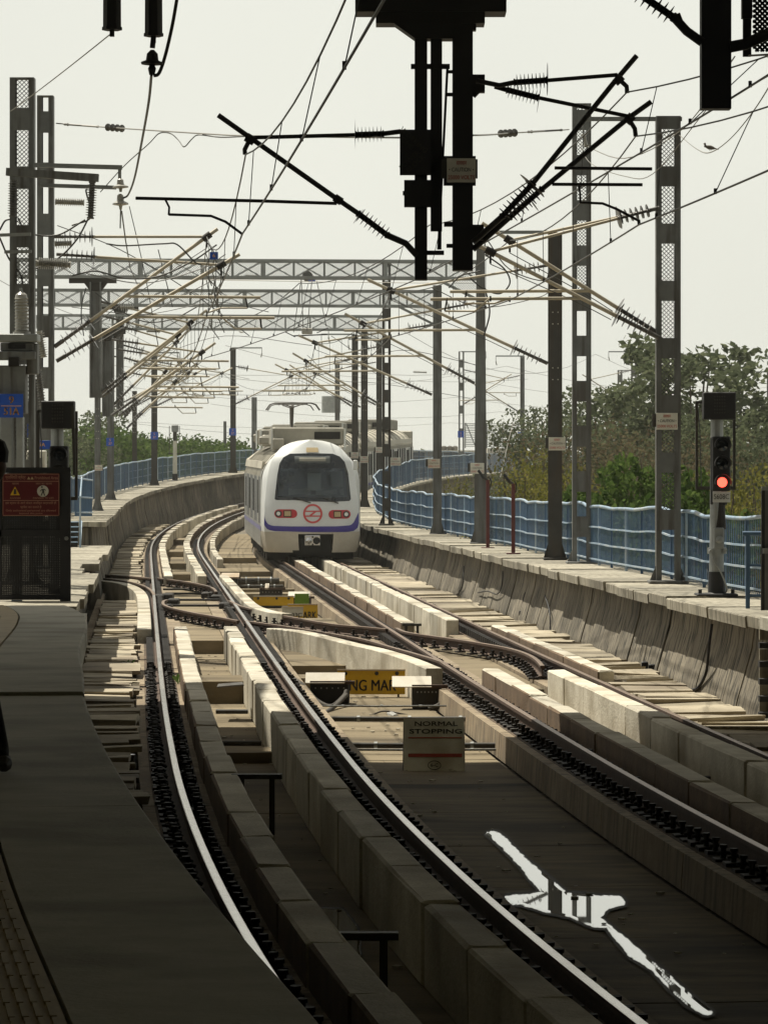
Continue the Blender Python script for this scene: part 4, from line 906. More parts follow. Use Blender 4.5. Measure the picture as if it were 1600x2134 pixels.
def cantilever(label, mb_, we, hl=5.2, hu=7.3, hm=6.75, hc=5.75, over=.55, tm='tube', rt=.034, steady=True, group='overhead line cantilevers', arm=True, two=False):
    # mb_: foot point of the support face at rail level; we: point at rail level under the wire
    a, w = Vector(mb_), Vector(we); root = empty('cantilever', a + Vector((0, 0, hl)), label, 'cantilever', group)
    up = lambda p, h: Vector((p.x, p.y, p.z + h)); M = up(w, hm); lo, hi = up(a, hl), up(a, hu); D = (M - lo).normalized(); T_ = (M - hi).normalized()
    obj('lower_bracket', MB().tube([lo, lo + D * .16], .045, 6), 'insul', root); obj('upper_bracket', MB().tube([hi, hi + T_ * .14], .035, 6), 'insul', root)
    insulator(root, lo + D * .16, lo + D * .82, 6, .125, .036); insulator(root, hi + T_ * .14, hi + T_ * .72, 6, .115, .028)
    arc_disc(root, lo + D * .80, D, .2); arc_disc(root, hi + T_ * .70, T_, .19)
    obj('bracket_tube', MB().tube([lo + D * .8, M + D * over], rt, 8), tm, root); obj('stay_tube', MB().tube([hi + T_ * .7, M], rt * .75, 8), tm, root)
    obj('clamp', MB().tube([M - D * .09, M + D * .09], rt * 1.9, 8), 'clip', root); obj('suspension_clip', MB().bar(M, M - Vector((0, 0, .2)), .035), 'clip', root)
    L = (M - lo).length
    if steady:
        q = lo + D * (L * .46); sx = 1 if w.x > a.x else -1; far = Vector((w.x + sx * 1.0, w.y, q.z - .02)); obj('steady_tube', MB().tube([q, far], rt * .8, 8), tm, root)
        if arm:
            dp = Vector((w.x + sx * .72, w.y, q.z)); obj('drop_bracket', MB().tube([dp, dp + Vector((sx * .04, 0, -.22))], .016, 6), 'clip', root)
            b0_ = dp + Vector((sx * .04, 0, -.22)); obj('steady_arm', MB().tube([b0_, b0_ + Vector((-sx * .5, 0, 0)), Vector((w.x, w.y, w.z + hc + .03))], .018, 6), tm, root)
            obj('wire_clip', MB().bar(Vector((w.x, w.y, w.z + hc + .06)), Vector((w.x, w.y, w.z + hc - .03)), .03), 'clip', root)
    obj('jumper', MB().tube(catmull([M + Vector((0, .1, -.2)), (M + lo) / 2 + Vector((0, .12, -.1)), lo + D * .9 + Vector((0, .1, -.1))], 4), .008, 4), 'wire', root)
    return M, Vector((w.x, w.y, w.z + hc))
def sign_plate(label, c, w, h, lines, mat='sign_white', name='caution_sign', ink='ink', back=True, rz=0, sizes=None):
    c = Vector(c); root = empty(name, c, label, 'sign'); obj('panel', MB().bbox(c, (w, .012, h), .004, rz), mat, root)
    if back: obj('clamp_plate', MB().box(c + Vector((-w * .06, .03, .02)), (w * 1.25, .03, h * .8), rz), 'steel_dark', root)
    for i, (tx, fy, sz, mt, wd) in enumerate(lines): lettering(root, tx, c + Vector((0, -.0085, h * fy)), sz * h, mt, width=wd * w if wd else None)
    return root
CAUT = [('सावधान', .30, .26, 'ink_red', .36), ('• CAUTION •', .02, .24, 'ink', .86), ('25000 VOLTS', -.30, .24, 'ink_red', .92)]
wires = []
def wire(name, label, pts, r, mat='wire', drop=None, cat='wire', n=4, group='overhead wires'):
    return obj(name, MB().tube(pts, r, n, False), mat, label=label, cat=cat, group=group)
def sagged(pts, sag, n=10):
    out = []
    for p, q in zip(pts, pts[1:]):
        for k in range(n): t = k / n; v = p.lerp(q, t); v.z -= 4 * sag * t * (1 - t) * ((q - p).length / 25) ** 2 ; out.append(v)
    return out + [pts[-1]]
def catenary(label, sup):     # sup: list of (messenger, contact) points at the supports
    con = sagged([c for _, c in sup], .06, 12); mes = sagged([m_ for m_, _ in sup], .75, 12)
    o = obj('contact_wire', MB().tube(con, .0115, 5, False), 'wire', label=label + ', contact wire with its droppers', cat='wire', group='contact wires')
    obj('messenger_wire', MB().tube(mes, .010, 5, False), 'wire', o)
    my = [p.y for p in mes]; mx_ = [p.x for p in mes]; mz_ = [p.z for p in mes]
    for i in range(2, len(con) - 1, 3):
        if con[i].y < 200 and con[i].y > 12:
            obj('dropper', MB().tube([Vector((np.interp(con[i].y, my, mx_), con[i].y, np.interp(con[i].y, my, mz_))), con[i]], .0055, 4, False), 'wire', o); obj('dropper_clip', MB().bar(con[i] + Vector((0, 0, .05)), con[i] - Vector((0, 0, .01)), .03), 'clip', o)
MD = TS + 3.42
def Mr(x, lo=45, hi=130, d=MD): s = S(x, d, lo, hi, 1.0); return s
# --- right hand masts
s1 = Mr(1391); p1 = P(s1, MD, 1.0)
m1 = lattice_mast('tall lattice mast nearest the red signal, mesh between its channels', p1, U(0, 245, p1.y).z - 1.0, .41, .24, .9, .62, .34)
top_bracket(m1, U(1420, 248, p1.y), -1, 205 * p1.y / FPX, .25)
s2 = Mr(1199); p2 = P(s2, MD + .12, 1.0)
m2_ = lattice_mast('lattice anchor mast left of the tall one, open windows low down', p2, U(0, 218, p2.y).z - 1.0, .38, .24, .55, .5, .42, mesh_from=5.2)
s3 = Mr(1156); p3 = P(s3, MD, 1.0)
m3 = beam_mast('dark brown steel mast left of the anchor mast', p3, U(0, 485, p3.y).z - 1.0, .29, .28, 'steel_dark')
top_bracket(m3, U(1160, 484, p3.y), -1, 150 * p3.y / FPX, .3)
s4 = Mr(1001); p4 = P(s4, MD, 1.0); m4 = beam_mast('grey tapered mast carrying the nearest portal beam', p4, U(0, 512, p4.y).z - 1.0, .34, .3, 'steel', taper=.62, holes=False)
s5 = Mr(911); p5 = P(s5, MD, 1.0); m5 = beam_mast('grey mast carrying the middle portal beam', p5, U(0, 595, p5.y).z - 1.0, .26, .26, 'steel', holes=False)
s6 = Mr(823); p6 = P(s6, MD - .3, 1.0); m6 = lattice_mast('dark narrow lattice mast right of the train front', p6, U(0, 545, p6.y).z - 1.0, .30, .22, .5, .5, .45, mesh_from=7.0, mat='steel_dark')
far_r = []
for i, (sx, lab) in enumerate(((141, 'dark mast just right of the train roof, nearer of the pair'), (151, 'dark mast behind the train roof, left of the pair'), (165, 'dark mast standing between the pair and the narrow lattice mast'))):
    p = P(sx, (7.55, 7.02, 7.45)[i], 1.0); o = beam_mast(lab, p, 7.4, .28, .26, 'steel_dark'); far_r.append((sx, p)); top_bracket(o, p + Vector((0, 0, 7.42)), -1, 1.5, .3)
    sign_plate('small white caution plate on the ' + ('nearer mast beside the train roof', 'mast behind the train roof', 'third mast behind the train roof')[i], p + Vector((0, -.16, 2.0)), .36, .28, CAUT)
for (x, y, Yp, lab) in ((1389, 878, p1.y - .15, 'white caution sign on the tall lattice mast by the signal'), (1160, 925, p3.y - .17, 'white caution sign on the dark brown mast'),
        (994, 976, p4.y - .19, 'white caution sign low on the grey tapered mast'), (904, 966, p5.y - .17, 'white caution sign on the middle portal mast'), (824, 962, p6.y - .14, 'white caution sign on the narrow lattice mast')):
    sign_plate(lab, U(x, y, Yp), .36, .28, CAUT)
# --- left hand masts
pA = U(48, 1240, 54.0); pA.z = 1.07; mA = lattice_mast('tall lattice mast at the left edge with meshed windows', pA, U(0, 165, 54).z - 1.07, .39, .26, .7, .58, .36)
pB = U(96, 1200, 62.5); pB.z = 1.07; mB = lattice_mast('second lattice mast behind the left edge mast, open windows', pB, U(0, 202, 62.5).z - 1.07, .30, .26, .5, .55, .4, mesh_from=20, mat='steel')
SL = [(205, 60, 1040), (230, 100, 1030), (281, 120, 985), (322, 130, 1010), (485, 150, 995)]
left_m = []
for x, d, lab, topy, w in ((204, -2.75, 'grey mast under the first hanging post on the left', 790, .2), (231, -2.9, 'grey mast with a blue number plate left of the curve', 700, .26), (281, -4.6, 'slim mast behind the left fence', 815, .22), (322, -3.05, 'mast with a blue plate halfway round the left fence', 735, .27), (486, -3.1, 'mast with a blue plate at the far end of the left fence', 725, .30)):
    s_ = S(x, d, 96 if x < 220 else 118, 300); p = P(s_, d, lh(s_)); hh = EYE - (topy - Y0) / FPX * p.y - p.z
    o = beam_mast(lab, p, hh, w, w, 'steel' if x < 240 else 'steel_dark'); left_m.append((s_, p, o))
    if x > 300: top_bracket(o, p + Vector((0, 0, hh)), 1, 1.6 if x > 400 else 1.2, .3)
for x, y, w, h, k, lab in ((230, 921, 16, 17, 1, 'blue number plate on the mast left of the curve'), (322, 908, 16, 16, 3, 'blue number plate halfway round the left fence'), (485, 900, 15, 15, 4, 'blue number plate on the far mast beside the train')):
    Yp = left_m[k][1].y - .2; f = Yp / FPX; sign_plate(lab, U(x, y, Yp), w * f, h * f, [('5', .22, .42, 'sign_orange', None), ('37', -.22, .42, 'sign_orange', None)], 'sign_blue', 'number_plate', back=False)
sign_plate('white notice plate on the mast by the steps', U(206, 975, left_m[0][1].y - .2), .27, .20, CAUT)
# --- portal beams with meshed sides
def portal(label, s, d0, d1, z0, z1, nv, brace=True):
    root = empty('portal_beam', P(s, d1, z0), label, 'portal beam', 'portal beams over the tracks'); A = lambda d, h, o=0: P(s, d, h) + Vector((0, o, 0)); W = .34
    for o_ in (0, W):
        for z in (z0, z1): obj('chord', MB().bar(A(d0, z, o_), A(d1, z, o_), .075, .075), 'galv', root)
        n = nv
        for k in range(n + 1):
            d = d0 + (d1 - d0) * k / n; obj('vertical', MB().bar(A(d, z0, o_), A(d, z1, o_), .05 if k % 4 else .11, .03, up=(0, 1, 0)), 'galv', root)
        for k in range(n):
            da, db = d0 + (d1 - d0) * k / n, d0 + (d1 - d0) * (k + 1) / n
            obj('diagonal', MB().bar(A(da, z0, o_), A(db, z1, o_), .025, .02), 'galv', root); obj('diagonal', MB().bar(A(da, z1, o_), A(db, z0, o_), .025, .02), 'galv', root)
    m = MB(); net(m, A(d0, z0 + .03, .02), (A(d1, 0) - A(d0, 0)).normalized(), (0, 0, 1), abs(d1 - d0), z1 - z0 - .06, .065, .0085); obj('mesh_infill', m, 'galv', root, kind='stuff')
    if brace:
        e = A(d1, z0 - .55); b_ = A(d1 - 1.1, z0); obj('knee_brace', MB().bar(b_, e, .07, .07), 'galv', root)
        q = MB(); q.poly([A(d1 - .95, z0 - .04, .02), A(d1 - .03, z0 - .04, .02), A(d1 - .03, z0 - .46, .02)]); 
        mm = MB(); net(mm, A(d1 - .6, z0 - .3, .02), (1, 0, 0), (0, 0, 1), .57, .26, .065, .0085); obj('brace_mesh', mm, 'galv', root, kind='stuff')
    return root
def zz(y, Y): return EYE - (y - Y0) / FPX * Y
portal('nearest meshed portal beam spanning both tracks', s4, -4.4, MD - .1, zz(580, p4.y), zz(545, p4.y), 15)
portal('middle meshed portal beam spanning both tracks', s5, -4.6, MD - .1, zz(638, p5.y), zz(607, p5.y), 15)
portal('farthest meshed portal beam, lowest of the three in view', s6, -4.8, MD - .4, zz(688, p6.y), zz(660, p6.y), 14)
# hanging posts under the portals on the left
def hang(label, x0, x1, y0, y1, Y, head=None, w=None):
    a, b = U(x0, y1, Y), U(x1, y0, Y); c = (a + b) / 2; root = empty('drop_post', Vector((c.x, Y, b.z)), label, 'post', 'posts hung from the portals'); W = b.x - a.x
    m = MB(); m.box((c.x - W / 2 + .02, Y, c.z), (.04, W, b.z - a.z)); m.box((c.x + W / 2 - .02, Y, c.z), (.04, W, b.z - a.z)); m.box((c.x, Y - W * .1, c.z), (W - .08, .02, b.z - a.z)); obj('column', m, 'steel', root)
    if head:
        h0, h1 = U(head[0], head[2], Y), U(head[1], head[3], Y); obj('head_beam', MB().box(((h0.x + h1.x) / 2, Y, (h0.z + h1.z) / 2), (h1.x - h0.x, .22, abs(h0.z - h1.z))), 'steel_dark', root)
        obj('haunch', MB().prism([Vector((c.x - W, Y - .09, h1.z)), Vector((c.x + W, Y - .09, h1.z)), Vector((c.x + W / 2, Y - .09, h1.z - .2)), Vector((c.x - W / 2, Y - .09, h1.z - .2))], (0, .18, 0)), 'steel_dark', root)
    return Vector((c.x + W / 2, Y, 0))
h1_ = hang('grey hanging post below the nearest portal beam', 188, 212, 588, 829, p4.y - .6, (145, 243, 580, 590))
h2_ = hang('grey hanging post below the middle portal beam', 214, 238, 700, 868, p5.y - .5, (206, 262, 685, 696))
h3_ = hang('brown hanging post below the farthest portal beam', 243, 258, 650, 853, p6.y - .4, (210, 289, 635, 645))
# --- cantilevers on the right
RW = TS + .3
sup_r, sup_l = [], []
def on(s, d): return P(s, d, 0)
def cant_r(label, s, pm, wd=RW, **k): p = Vector((pm.x - .16, pm.y, zr(s))); sup_r.append(cantilever(label, p, on(s, wd), **k))
cant_r('pale tube cantilever of the tall lattice mast', s1, p1, TS + .75)
cantilever('second pale tube cantilever of the tall lattice mast, just below the first', Vector((p1.x - .16, p1.y - .18, 0)), on(s1, TS + .42) + Vector((0, -.15, 0)), hm=6.55, hl=5.12, over=.25)
cant_r('pale tube cantilever of the dark brown mast', s3, p3, TS - .1)
cant_r('pale tube cantilever of the grey tapered mast', s4, p4, TS + .35)
cant_r('pale tube cantilever of the middle portal mast', s5, p5, TS - .25)
cant_r('pale tube cantilever of the narrow lattice mast', s6, p6, TS + .3)
for (sx, p), lab in zip(far_r, ('cantilever of the nearer mast beside the train roof', 'cantilever of the mast behind the train roof', 'cantilever of the third mast behind the train roof')): cant_r(lab, sx, p, TS + R(-.3, .3))
# --- cantilevers on the left
def cant_l(label, s, x, Y, wd, **k): sup_l.append(cantilever(label, Vector((x, Y, zr(s))), on(s, wd) if abs(P(s).y - Y) < .01 else Vector((on(s, wd).x, Y, zr(s))), **k))
sB = 62.5
cant_l('upper pale cantilever of the second lattice mast on the left', sB, pB.x + .16, pB.y, .05, hm=7.25, hu=7.25, over=.25, hc=5.8)
cantilever('lower pale cantilever of the second lattice mast on the left', Vector((pB.x + .16, pB.y + .4, 0)), Vector((P(sB, .3).x, pB.y + .4, 0)), hm=6.75, hu=6.95, hl=4.95, over=.4)
cant_l('cantilever of the first hanging post', s4, h1_.x, h1_.y, .1, hl=4.95)
cantilever('second cantilever of the first hanging post, a little lower', Vector((h1_.x, h1_.y + .35, 0)), Vector((P(s4, -.25).x, h1_.y + .35, 0)), hm=6.45, hu=6.95, hl=4.85, over=.35)
cant_l('cantilever of the second hanging post', s5, h2_.x, h2_.y, -.15, hl=4.9)
cant_l('cantilever of the brown hanging post', s6, h3_.x, h3_.y, .2, hl=4.85)
cantilever('second cantilever of the brown hanging post', Vector((h3_.x, h3_.y + .35, 0)), Vector((P(s6, -.4).x, h3_.y + .35, 0)), hm=6.4, hl=4.8, hu=6.9, over=.3)
for k, lab in ((1, 'cantilever of the mast with the blue plate left of the curve'), (3, 'cantilever of the mast halfway round the left fence'), (4, 'cantilever of the far mast beside the train')):
    s_, p, o = left_m[k]; q = P(s_, .2, 0); sup_l.append(cantilever(lab, Vector((p.x + .12, p.y, zr(s_))), q))
s_, p, o = left_m[2]; cantilever('cantilever of the slim mast behind the left fence', Vector((p.x + .1, p.y, zr(s_))), P(s_, -1.6, 0))
# --- far masts on the other leg of the line, right of the tapered mast, with their own cantilevers
for i, (x, topy, basey, Y, dirx, w, lat) in enumerate(((961, 733, 985, 205, 1, .34, True), (1088, 742, 1000, 190, -1, .24, False), (1320, 733, 960, 200, -1, .33, True), (1291, 772, 960, 215, 1, .30, True), (1603, 775, 960, 190, -1, .3, False), (703, 750, 900, 205, 1, .3, False), (469, 878, 970, 230, 1, .2, False), (530, 828, 960, 195, 1, .3, False))):
    b_ = U(x, basey, Y); b_.z -= 1.0; hh = U(0, topy, Y).z - b_.z; lab = ('far lattice mast left of the louvred screen', 'far mast with a blue plate right of the louvred screen', 'far lattice mast in front of the big tree', 'shorter far lattice mast in front of the trees', 'far mast cut by the right edge', 'far mast rising behind the train roofs', 'small far mast left of the train', 'short dark mast beside the train roof')[i]
    o = lattice_mast(lab, b_, hh, w, .3, .4, .9, .5, mesh_from=99) if lat else beam_mast(lab, b_, hh, w, w, 'steel', foot=False, holes=False)
    if i < 5: top_bracket(o, b_ + Vector((0, 0, hh)), dirx, 1.5, .3)
    if i < 5:
        mp_ = b_ + Vector((dirx * .15, 0, 0)); we = b_ + Vector((dirx * 2.6, 0, 0)); zf = 6.3 if i < 3 else 5.4
        cantilever('small far cantilever of the ' + lab, mp_, we, hl=hh - 3.2, hu=hh - 1.1, hm=hh - 1.65, hc=hh - 2.6, rt=.032)
for x, y, Y, lab in ((960, 905, 204.5, 'blue plate on the far lattice mast by the louvred screen'), (1086, 908, 189.5, 'blue plate on the far mast right of the louvred screen')):
    sign_plate(lab, U(x, y, Y), .38, .40, [('6', .2, .4, 'sign_orange', None), ('2', -.2, .4, 'sign_orange', None)], 'sign_blue', 'number_plate', back=False)
# --- posts hung from the station roof edge, all in its shade
YD = 40.0
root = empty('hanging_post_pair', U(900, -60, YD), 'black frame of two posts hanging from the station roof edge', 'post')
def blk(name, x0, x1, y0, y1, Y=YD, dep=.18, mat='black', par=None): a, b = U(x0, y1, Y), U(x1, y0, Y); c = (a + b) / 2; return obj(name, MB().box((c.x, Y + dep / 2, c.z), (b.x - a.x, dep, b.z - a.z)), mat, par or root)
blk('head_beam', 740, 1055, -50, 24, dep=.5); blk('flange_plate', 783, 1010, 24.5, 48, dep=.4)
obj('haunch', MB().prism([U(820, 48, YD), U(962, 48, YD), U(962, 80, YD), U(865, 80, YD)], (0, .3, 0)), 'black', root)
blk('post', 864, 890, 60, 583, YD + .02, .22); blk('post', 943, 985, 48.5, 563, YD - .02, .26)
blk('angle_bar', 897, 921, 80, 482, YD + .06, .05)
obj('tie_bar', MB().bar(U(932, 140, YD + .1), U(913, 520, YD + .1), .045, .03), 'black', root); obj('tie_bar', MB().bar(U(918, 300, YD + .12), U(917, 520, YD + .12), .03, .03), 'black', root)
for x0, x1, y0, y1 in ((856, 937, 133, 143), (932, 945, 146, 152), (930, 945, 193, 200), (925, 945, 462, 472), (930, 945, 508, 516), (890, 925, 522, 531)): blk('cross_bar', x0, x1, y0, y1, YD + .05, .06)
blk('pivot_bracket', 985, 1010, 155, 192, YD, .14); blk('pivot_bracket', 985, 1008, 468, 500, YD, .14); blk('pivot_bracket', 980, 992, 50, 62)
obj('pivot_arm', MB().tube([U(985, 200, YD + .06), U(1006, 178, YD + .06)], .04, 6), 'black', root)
pw = empty('warning_board', U(865, 318, YD - .1), 'black square board with faded diagonal lettering on the left hanging post', 'sign'); blk('panel', 833, 897, 270, 365, YD - .1, .03, par=pw)
for tx, cx, cy, an in (('WORKING', 862, 292, -.75), ('OHE', 848, 298, -.75), ('POWER', 853, 334, .75), ('BLOCK', 866, 340, .75)): lettering(pw, tx, U(cx, cy, YD - .103), .085, 'steel_dark', rot=(math.pi / 2, -an, 0))
bx = empty('relay_box', U(870, 402, YD - .08), 'black box under the warning board on the left hanging post', 'box'); blk('housing', 842, 897, 375, 431, YD - .08, .1, par=bx); blk('latch', 839, 843, 398, 407, YD - .06, .03, par=bx)
sign_plate('dim caution sign on the right hanging post', U(961, 355, YD - .1), 60 * YD / FPX, 50 * YD / FPX, CAUT)
blk('sign_back', 924, 991, 325, 387, YD - .05, .02)
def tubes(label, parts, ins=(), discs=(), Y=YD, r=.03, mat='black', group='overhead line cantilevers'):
    a = U(*parts[0][1][0], Y); o = empty('cantilever', a, label, 'cantilever', group)
    for nm, pts, rr in parts: obj(nm, MB().tube([U(x, y, Y) for x, y in pts], rr, 8), mat, o)
    for p, q, n in ins: insulator(o, U(*p, Y), U(*q, Y), n, .095, .036, 'black')
    for p, q, rr in discs: c = U((p[0] + q[0]) / 2, (p[1] + q[1]) / 2, Y); t = U(*q, Y) - U(*p, Y); arc_disc(o, c, Vector((-t.z, 0, t.x)), t.length / 2)
    return o
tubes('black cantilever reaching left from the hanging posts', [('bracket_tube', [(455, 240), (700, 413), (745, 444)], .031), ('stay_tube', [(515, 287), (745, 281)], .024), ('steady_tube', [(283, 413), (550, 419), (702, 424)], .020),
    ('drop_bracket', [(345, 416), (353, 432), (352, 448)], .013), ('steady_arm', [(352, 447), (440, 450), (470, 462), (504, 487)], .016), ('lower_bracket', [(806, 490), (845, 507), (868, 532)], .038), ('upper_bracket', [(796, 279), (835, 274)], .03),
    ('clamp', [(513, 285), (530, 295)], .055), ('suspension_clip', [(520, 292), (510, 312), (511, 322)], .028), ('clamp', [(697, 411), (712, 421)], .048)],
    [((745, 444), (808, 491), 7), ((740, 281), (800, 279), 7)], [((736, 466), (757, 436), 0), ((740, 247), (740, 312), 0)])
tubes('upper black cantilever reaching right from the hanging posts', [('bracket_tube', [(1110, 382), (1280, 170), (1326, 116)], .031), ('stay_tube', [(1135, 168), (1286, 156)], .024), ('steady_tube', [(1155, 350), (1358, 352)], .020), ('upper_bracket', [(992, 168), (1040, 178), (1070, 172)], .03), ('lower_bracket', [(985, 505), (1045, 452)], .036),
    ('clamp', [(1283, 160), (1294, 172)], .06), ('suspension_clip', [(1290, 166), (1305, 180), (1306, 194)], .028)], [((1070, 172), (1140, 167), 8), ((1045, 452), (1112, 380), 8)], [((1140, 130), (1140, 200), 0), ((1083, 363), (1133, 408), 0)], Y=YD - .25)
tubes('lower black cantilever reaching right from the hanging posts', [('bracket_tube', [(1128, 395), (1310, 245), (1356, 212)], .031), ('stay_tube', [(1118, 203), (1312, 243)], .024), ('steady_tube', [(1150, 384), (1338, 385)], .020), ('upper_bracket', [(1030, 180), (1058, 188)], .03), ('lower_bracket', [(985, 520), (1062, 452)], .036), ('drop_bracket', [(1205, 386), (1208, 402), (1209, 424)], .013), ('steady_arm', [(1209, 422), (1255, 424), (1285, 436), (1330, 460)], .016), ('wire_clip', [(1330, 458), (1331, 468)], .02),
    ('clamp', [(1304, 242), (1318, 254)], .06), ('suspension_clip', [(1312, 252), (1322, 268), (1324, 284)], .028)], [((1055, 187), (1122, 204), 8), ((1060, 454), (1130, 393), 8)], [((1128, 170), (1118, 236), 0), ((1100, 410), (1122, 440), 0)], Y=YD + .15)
# post and cantilever cut by the upper right corner
YR = 32.0
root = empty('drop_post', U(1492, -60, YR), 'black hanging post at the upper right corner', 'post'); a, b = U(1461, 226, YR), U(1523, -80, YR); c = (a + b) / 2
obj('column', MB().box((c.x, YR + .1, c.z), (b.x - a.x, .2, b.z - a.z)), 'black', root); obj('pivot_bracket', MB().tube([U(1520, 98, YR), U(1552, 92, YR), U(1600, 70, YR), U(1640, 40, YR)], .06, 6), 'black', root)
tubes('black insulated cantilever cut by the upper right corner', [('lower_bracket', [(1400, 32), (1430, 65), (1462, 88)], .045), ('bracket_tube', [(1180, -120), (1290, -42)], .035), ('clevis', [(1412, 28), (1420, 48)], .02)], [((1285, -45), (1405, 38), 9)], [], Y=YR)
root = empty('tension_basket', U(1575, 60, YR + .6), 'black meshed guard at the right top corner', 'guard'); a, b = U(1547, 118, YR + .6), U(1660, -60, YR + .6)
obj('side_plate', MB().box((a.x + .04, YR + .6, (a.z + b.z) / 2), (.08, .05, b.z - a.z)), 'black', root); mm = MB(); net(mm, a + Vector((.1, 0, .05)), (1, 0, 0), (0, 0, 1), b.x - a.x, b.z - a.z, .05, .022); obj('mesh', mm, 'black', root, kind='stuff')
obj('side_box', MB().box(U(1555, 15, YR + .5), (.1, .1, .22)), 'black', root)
# hanging insulator tubes at the upper left corner and their cables
for x0, x1, y1, lab in ((213, 255, 63, 'black hanging casing at the top left, nearer the edge'), (300, 341, 76, 'black hanging casing at the top left with a disc insulator below')):
    Y = 37.0; a = U((x0 + x1) / 2, y1, Y); w = (x1 - x0) * Y / FPX; root = empty('casing', a, lab, 'casing'); obj('tube', MB().lathe(a, a + Vector((0, 0, 1.2)), [(0, w * .5), (.03, w * .5), (.03, w * .45), (1, w * .42)], 6), 'black', root); obj('end_fitting', MB().bar(a, a - Vector((0, 0, .07)), .05), 'black', root)
    if x0 > 250:
        obj('link', MB().bar(a, U(318, 100, Y), .055), 'black', root); obj('disc_insulator', MB().lathe(U(318, 104, Y), U(317, 156, Y), [(0, .02), (.15, .06), (.42, .07), (.5, .125), (.58, .12), (.62, .03), (.75, .045), (1, .03)], 16), 'black', root)
wire('earth_wire', 'thin wire from the left casing down to the left edge mast', sagged([U(237, 66, 37), U(23, 232, 53.8)], .03, 8), .009, 'wire_lit')
wire('feeder_cable', 'thick dark cable curving down to the disc insulator at top left', catmull([U(372, -20, 36.5), U(360, 50, 36.8), U(345, 115, 37), U(332, 152, 37), U(320, 158, 37)], 6), .020, 'wire', n=6, cat='cable')
wire('feeder_cable', 'long drooping cable from the top left disc insulator to the bracket insulators', catmull([U(316, 156, 37), U(310, 215, 40), U(295, 300, 46), U(281, 370, 51), U(268, 405, 53.5), U(257, 413, 54)], 6), .016, 'wire', n=6, cat='cable')
# --- catenary over both tracks
Mk, Ck = U(512, 322, YD), U(505, 488, YD)
supL = [(Vector((1.15, 11, 7.15)), Vector((.95, 9, 5.8))), (Vector((.25, 20.5, 7.03)), Vector((.0, 20.6, 5.76))), (Mk, Ck)] + [(m_, c_) for m_, c_ in sup_l if m_.y > 50]
supL.sort(key=lambda q: q[0].y); catenary('overhead line above the near track', supL)
supR = [(P(6, TS + .6, 6.8), P(6, TS + .7, 5.85)), (U(1306, 194, YD - .25), U(1331, 300, YD - .25))]
Mr2, Cr2 = U(1324, 284, YD + .15), U(1331, 468, YD + .15)
supR = [(Vector((5.55, 25, 6.9)), Vector((4.28, 25, 5.75))), (Mr2, Cr2)] + sorted([q for q in sup_r], key=lambda q: q[0].y)
catenary('overhead line above the far track', supR)
supX = [(Vector((5.9, 25, 7.45)), Vector((3.76, 25, 6.4))), (U(1306, 192, YD - .25), U(1306, 335, YD - .25)), (P(s1, TS - .6, 7.0), P(s1, TS - .8, 6.1)), (P(s3, 2.2, 6.9), P(s3, 2.0, 5.9)), (P(s4, .6, 6.8), P(s4, .5, 5.85)), (P(s6, -.3, 6.8), P(s6, -.4, 5.9)), (P(150, -.3, 6.8), P(150, -.3, 5.9))]
catenary('crossover overhead line slanting between the two tracks', supX)
# anchor wires, feeders and jumpers
wire('anchor_wire', 'anchor wire from the left lattice mast to the station posts', sagged([U(118, 257, 62.5), U(170, 261.5, 61.5), U(240, 266.5, 59.8), U(480, 282, 52), U(850, 287, YD + .2)], .02), .011, 'wire_lit'); 
ia = empty('strain_insulator', U(250, 266, 59), 'strain insulator in the anchor wire right of the left masts', 'insulator'); insulator(ia, U(222, 265, 60), U(258, 268, 59.6), 4, .07, .012, 'insul'); insulator(ia, U(135, 259, 61.8), U(205, 264, 61.2), 1, .03, .018, 'insul', 'turnbuckle')
wire('anchor_wire', 'anchor wire from the station posts to the anchor mast on the right', sagged([U(985, 282, YD + .3), U(1058, 277.6, 54.2), U(1135, 273, 60.3), U(1185, 270, p2.y - .2)], .02), .011, 'wire_lit')
ib = empty('strain_insulator', U(1058, 277, 55), 'strain insulator in the wire left of the anchor mast', 'insulator'); insulator(ib, U(1040, 279, 54), U(1075, 276.5, 54.4), 4, .068, .012, 'insul'); insulator(ib, U(1100, 275, 60), U(1170, 271, 60.6), 1, .03, .018, 'insul', 'turnbuckle')
wire('jumper_cable', 'dipping jumper cable hanging under the anchor wire', catmull([U(210, 400, 58), U(260, 345, 57), U(310, 300, 55), U(332, 278, 54.5), U(355, 278, 54), U(372, 292, 53.8), U(384, 306, 53.5), U(400, 290, 53), U(415, 281, 52.5), U(460, 286, 52), U(512, 284, 48)], 5), .011, 'wire', cat='cable')
for pts, lab, r_ in (([(1415, 282, 56), (1450, 310, 50), (1478, 318, 46), (1520, 290, 42), (1570, 230, 38), (1620, 150, 34)], 'slack wire with a pigeon sitting on it', .008), ([(1530, 118, 32), (1420, 270, 44), (1300, 330, 52), (1210, 300, 58)], 'slack wire between the corner post and the anchor mast', .008),
        ([(1207, 300, 70), (1230, 340, 62), (1300, 367, 54), (1360, 362, 48), (1470, 230, 38)], 'sagging wire below the anchor mast bracket', .007), ([(1600, 120, 31), (1640, 112, 30), (1560, 116, 32)], 'short wire end at the right top corner', .01)):
    wire('slack_wire', lab, catmull([U(*p) for p in pts], 6), r_, 'wire_lit')
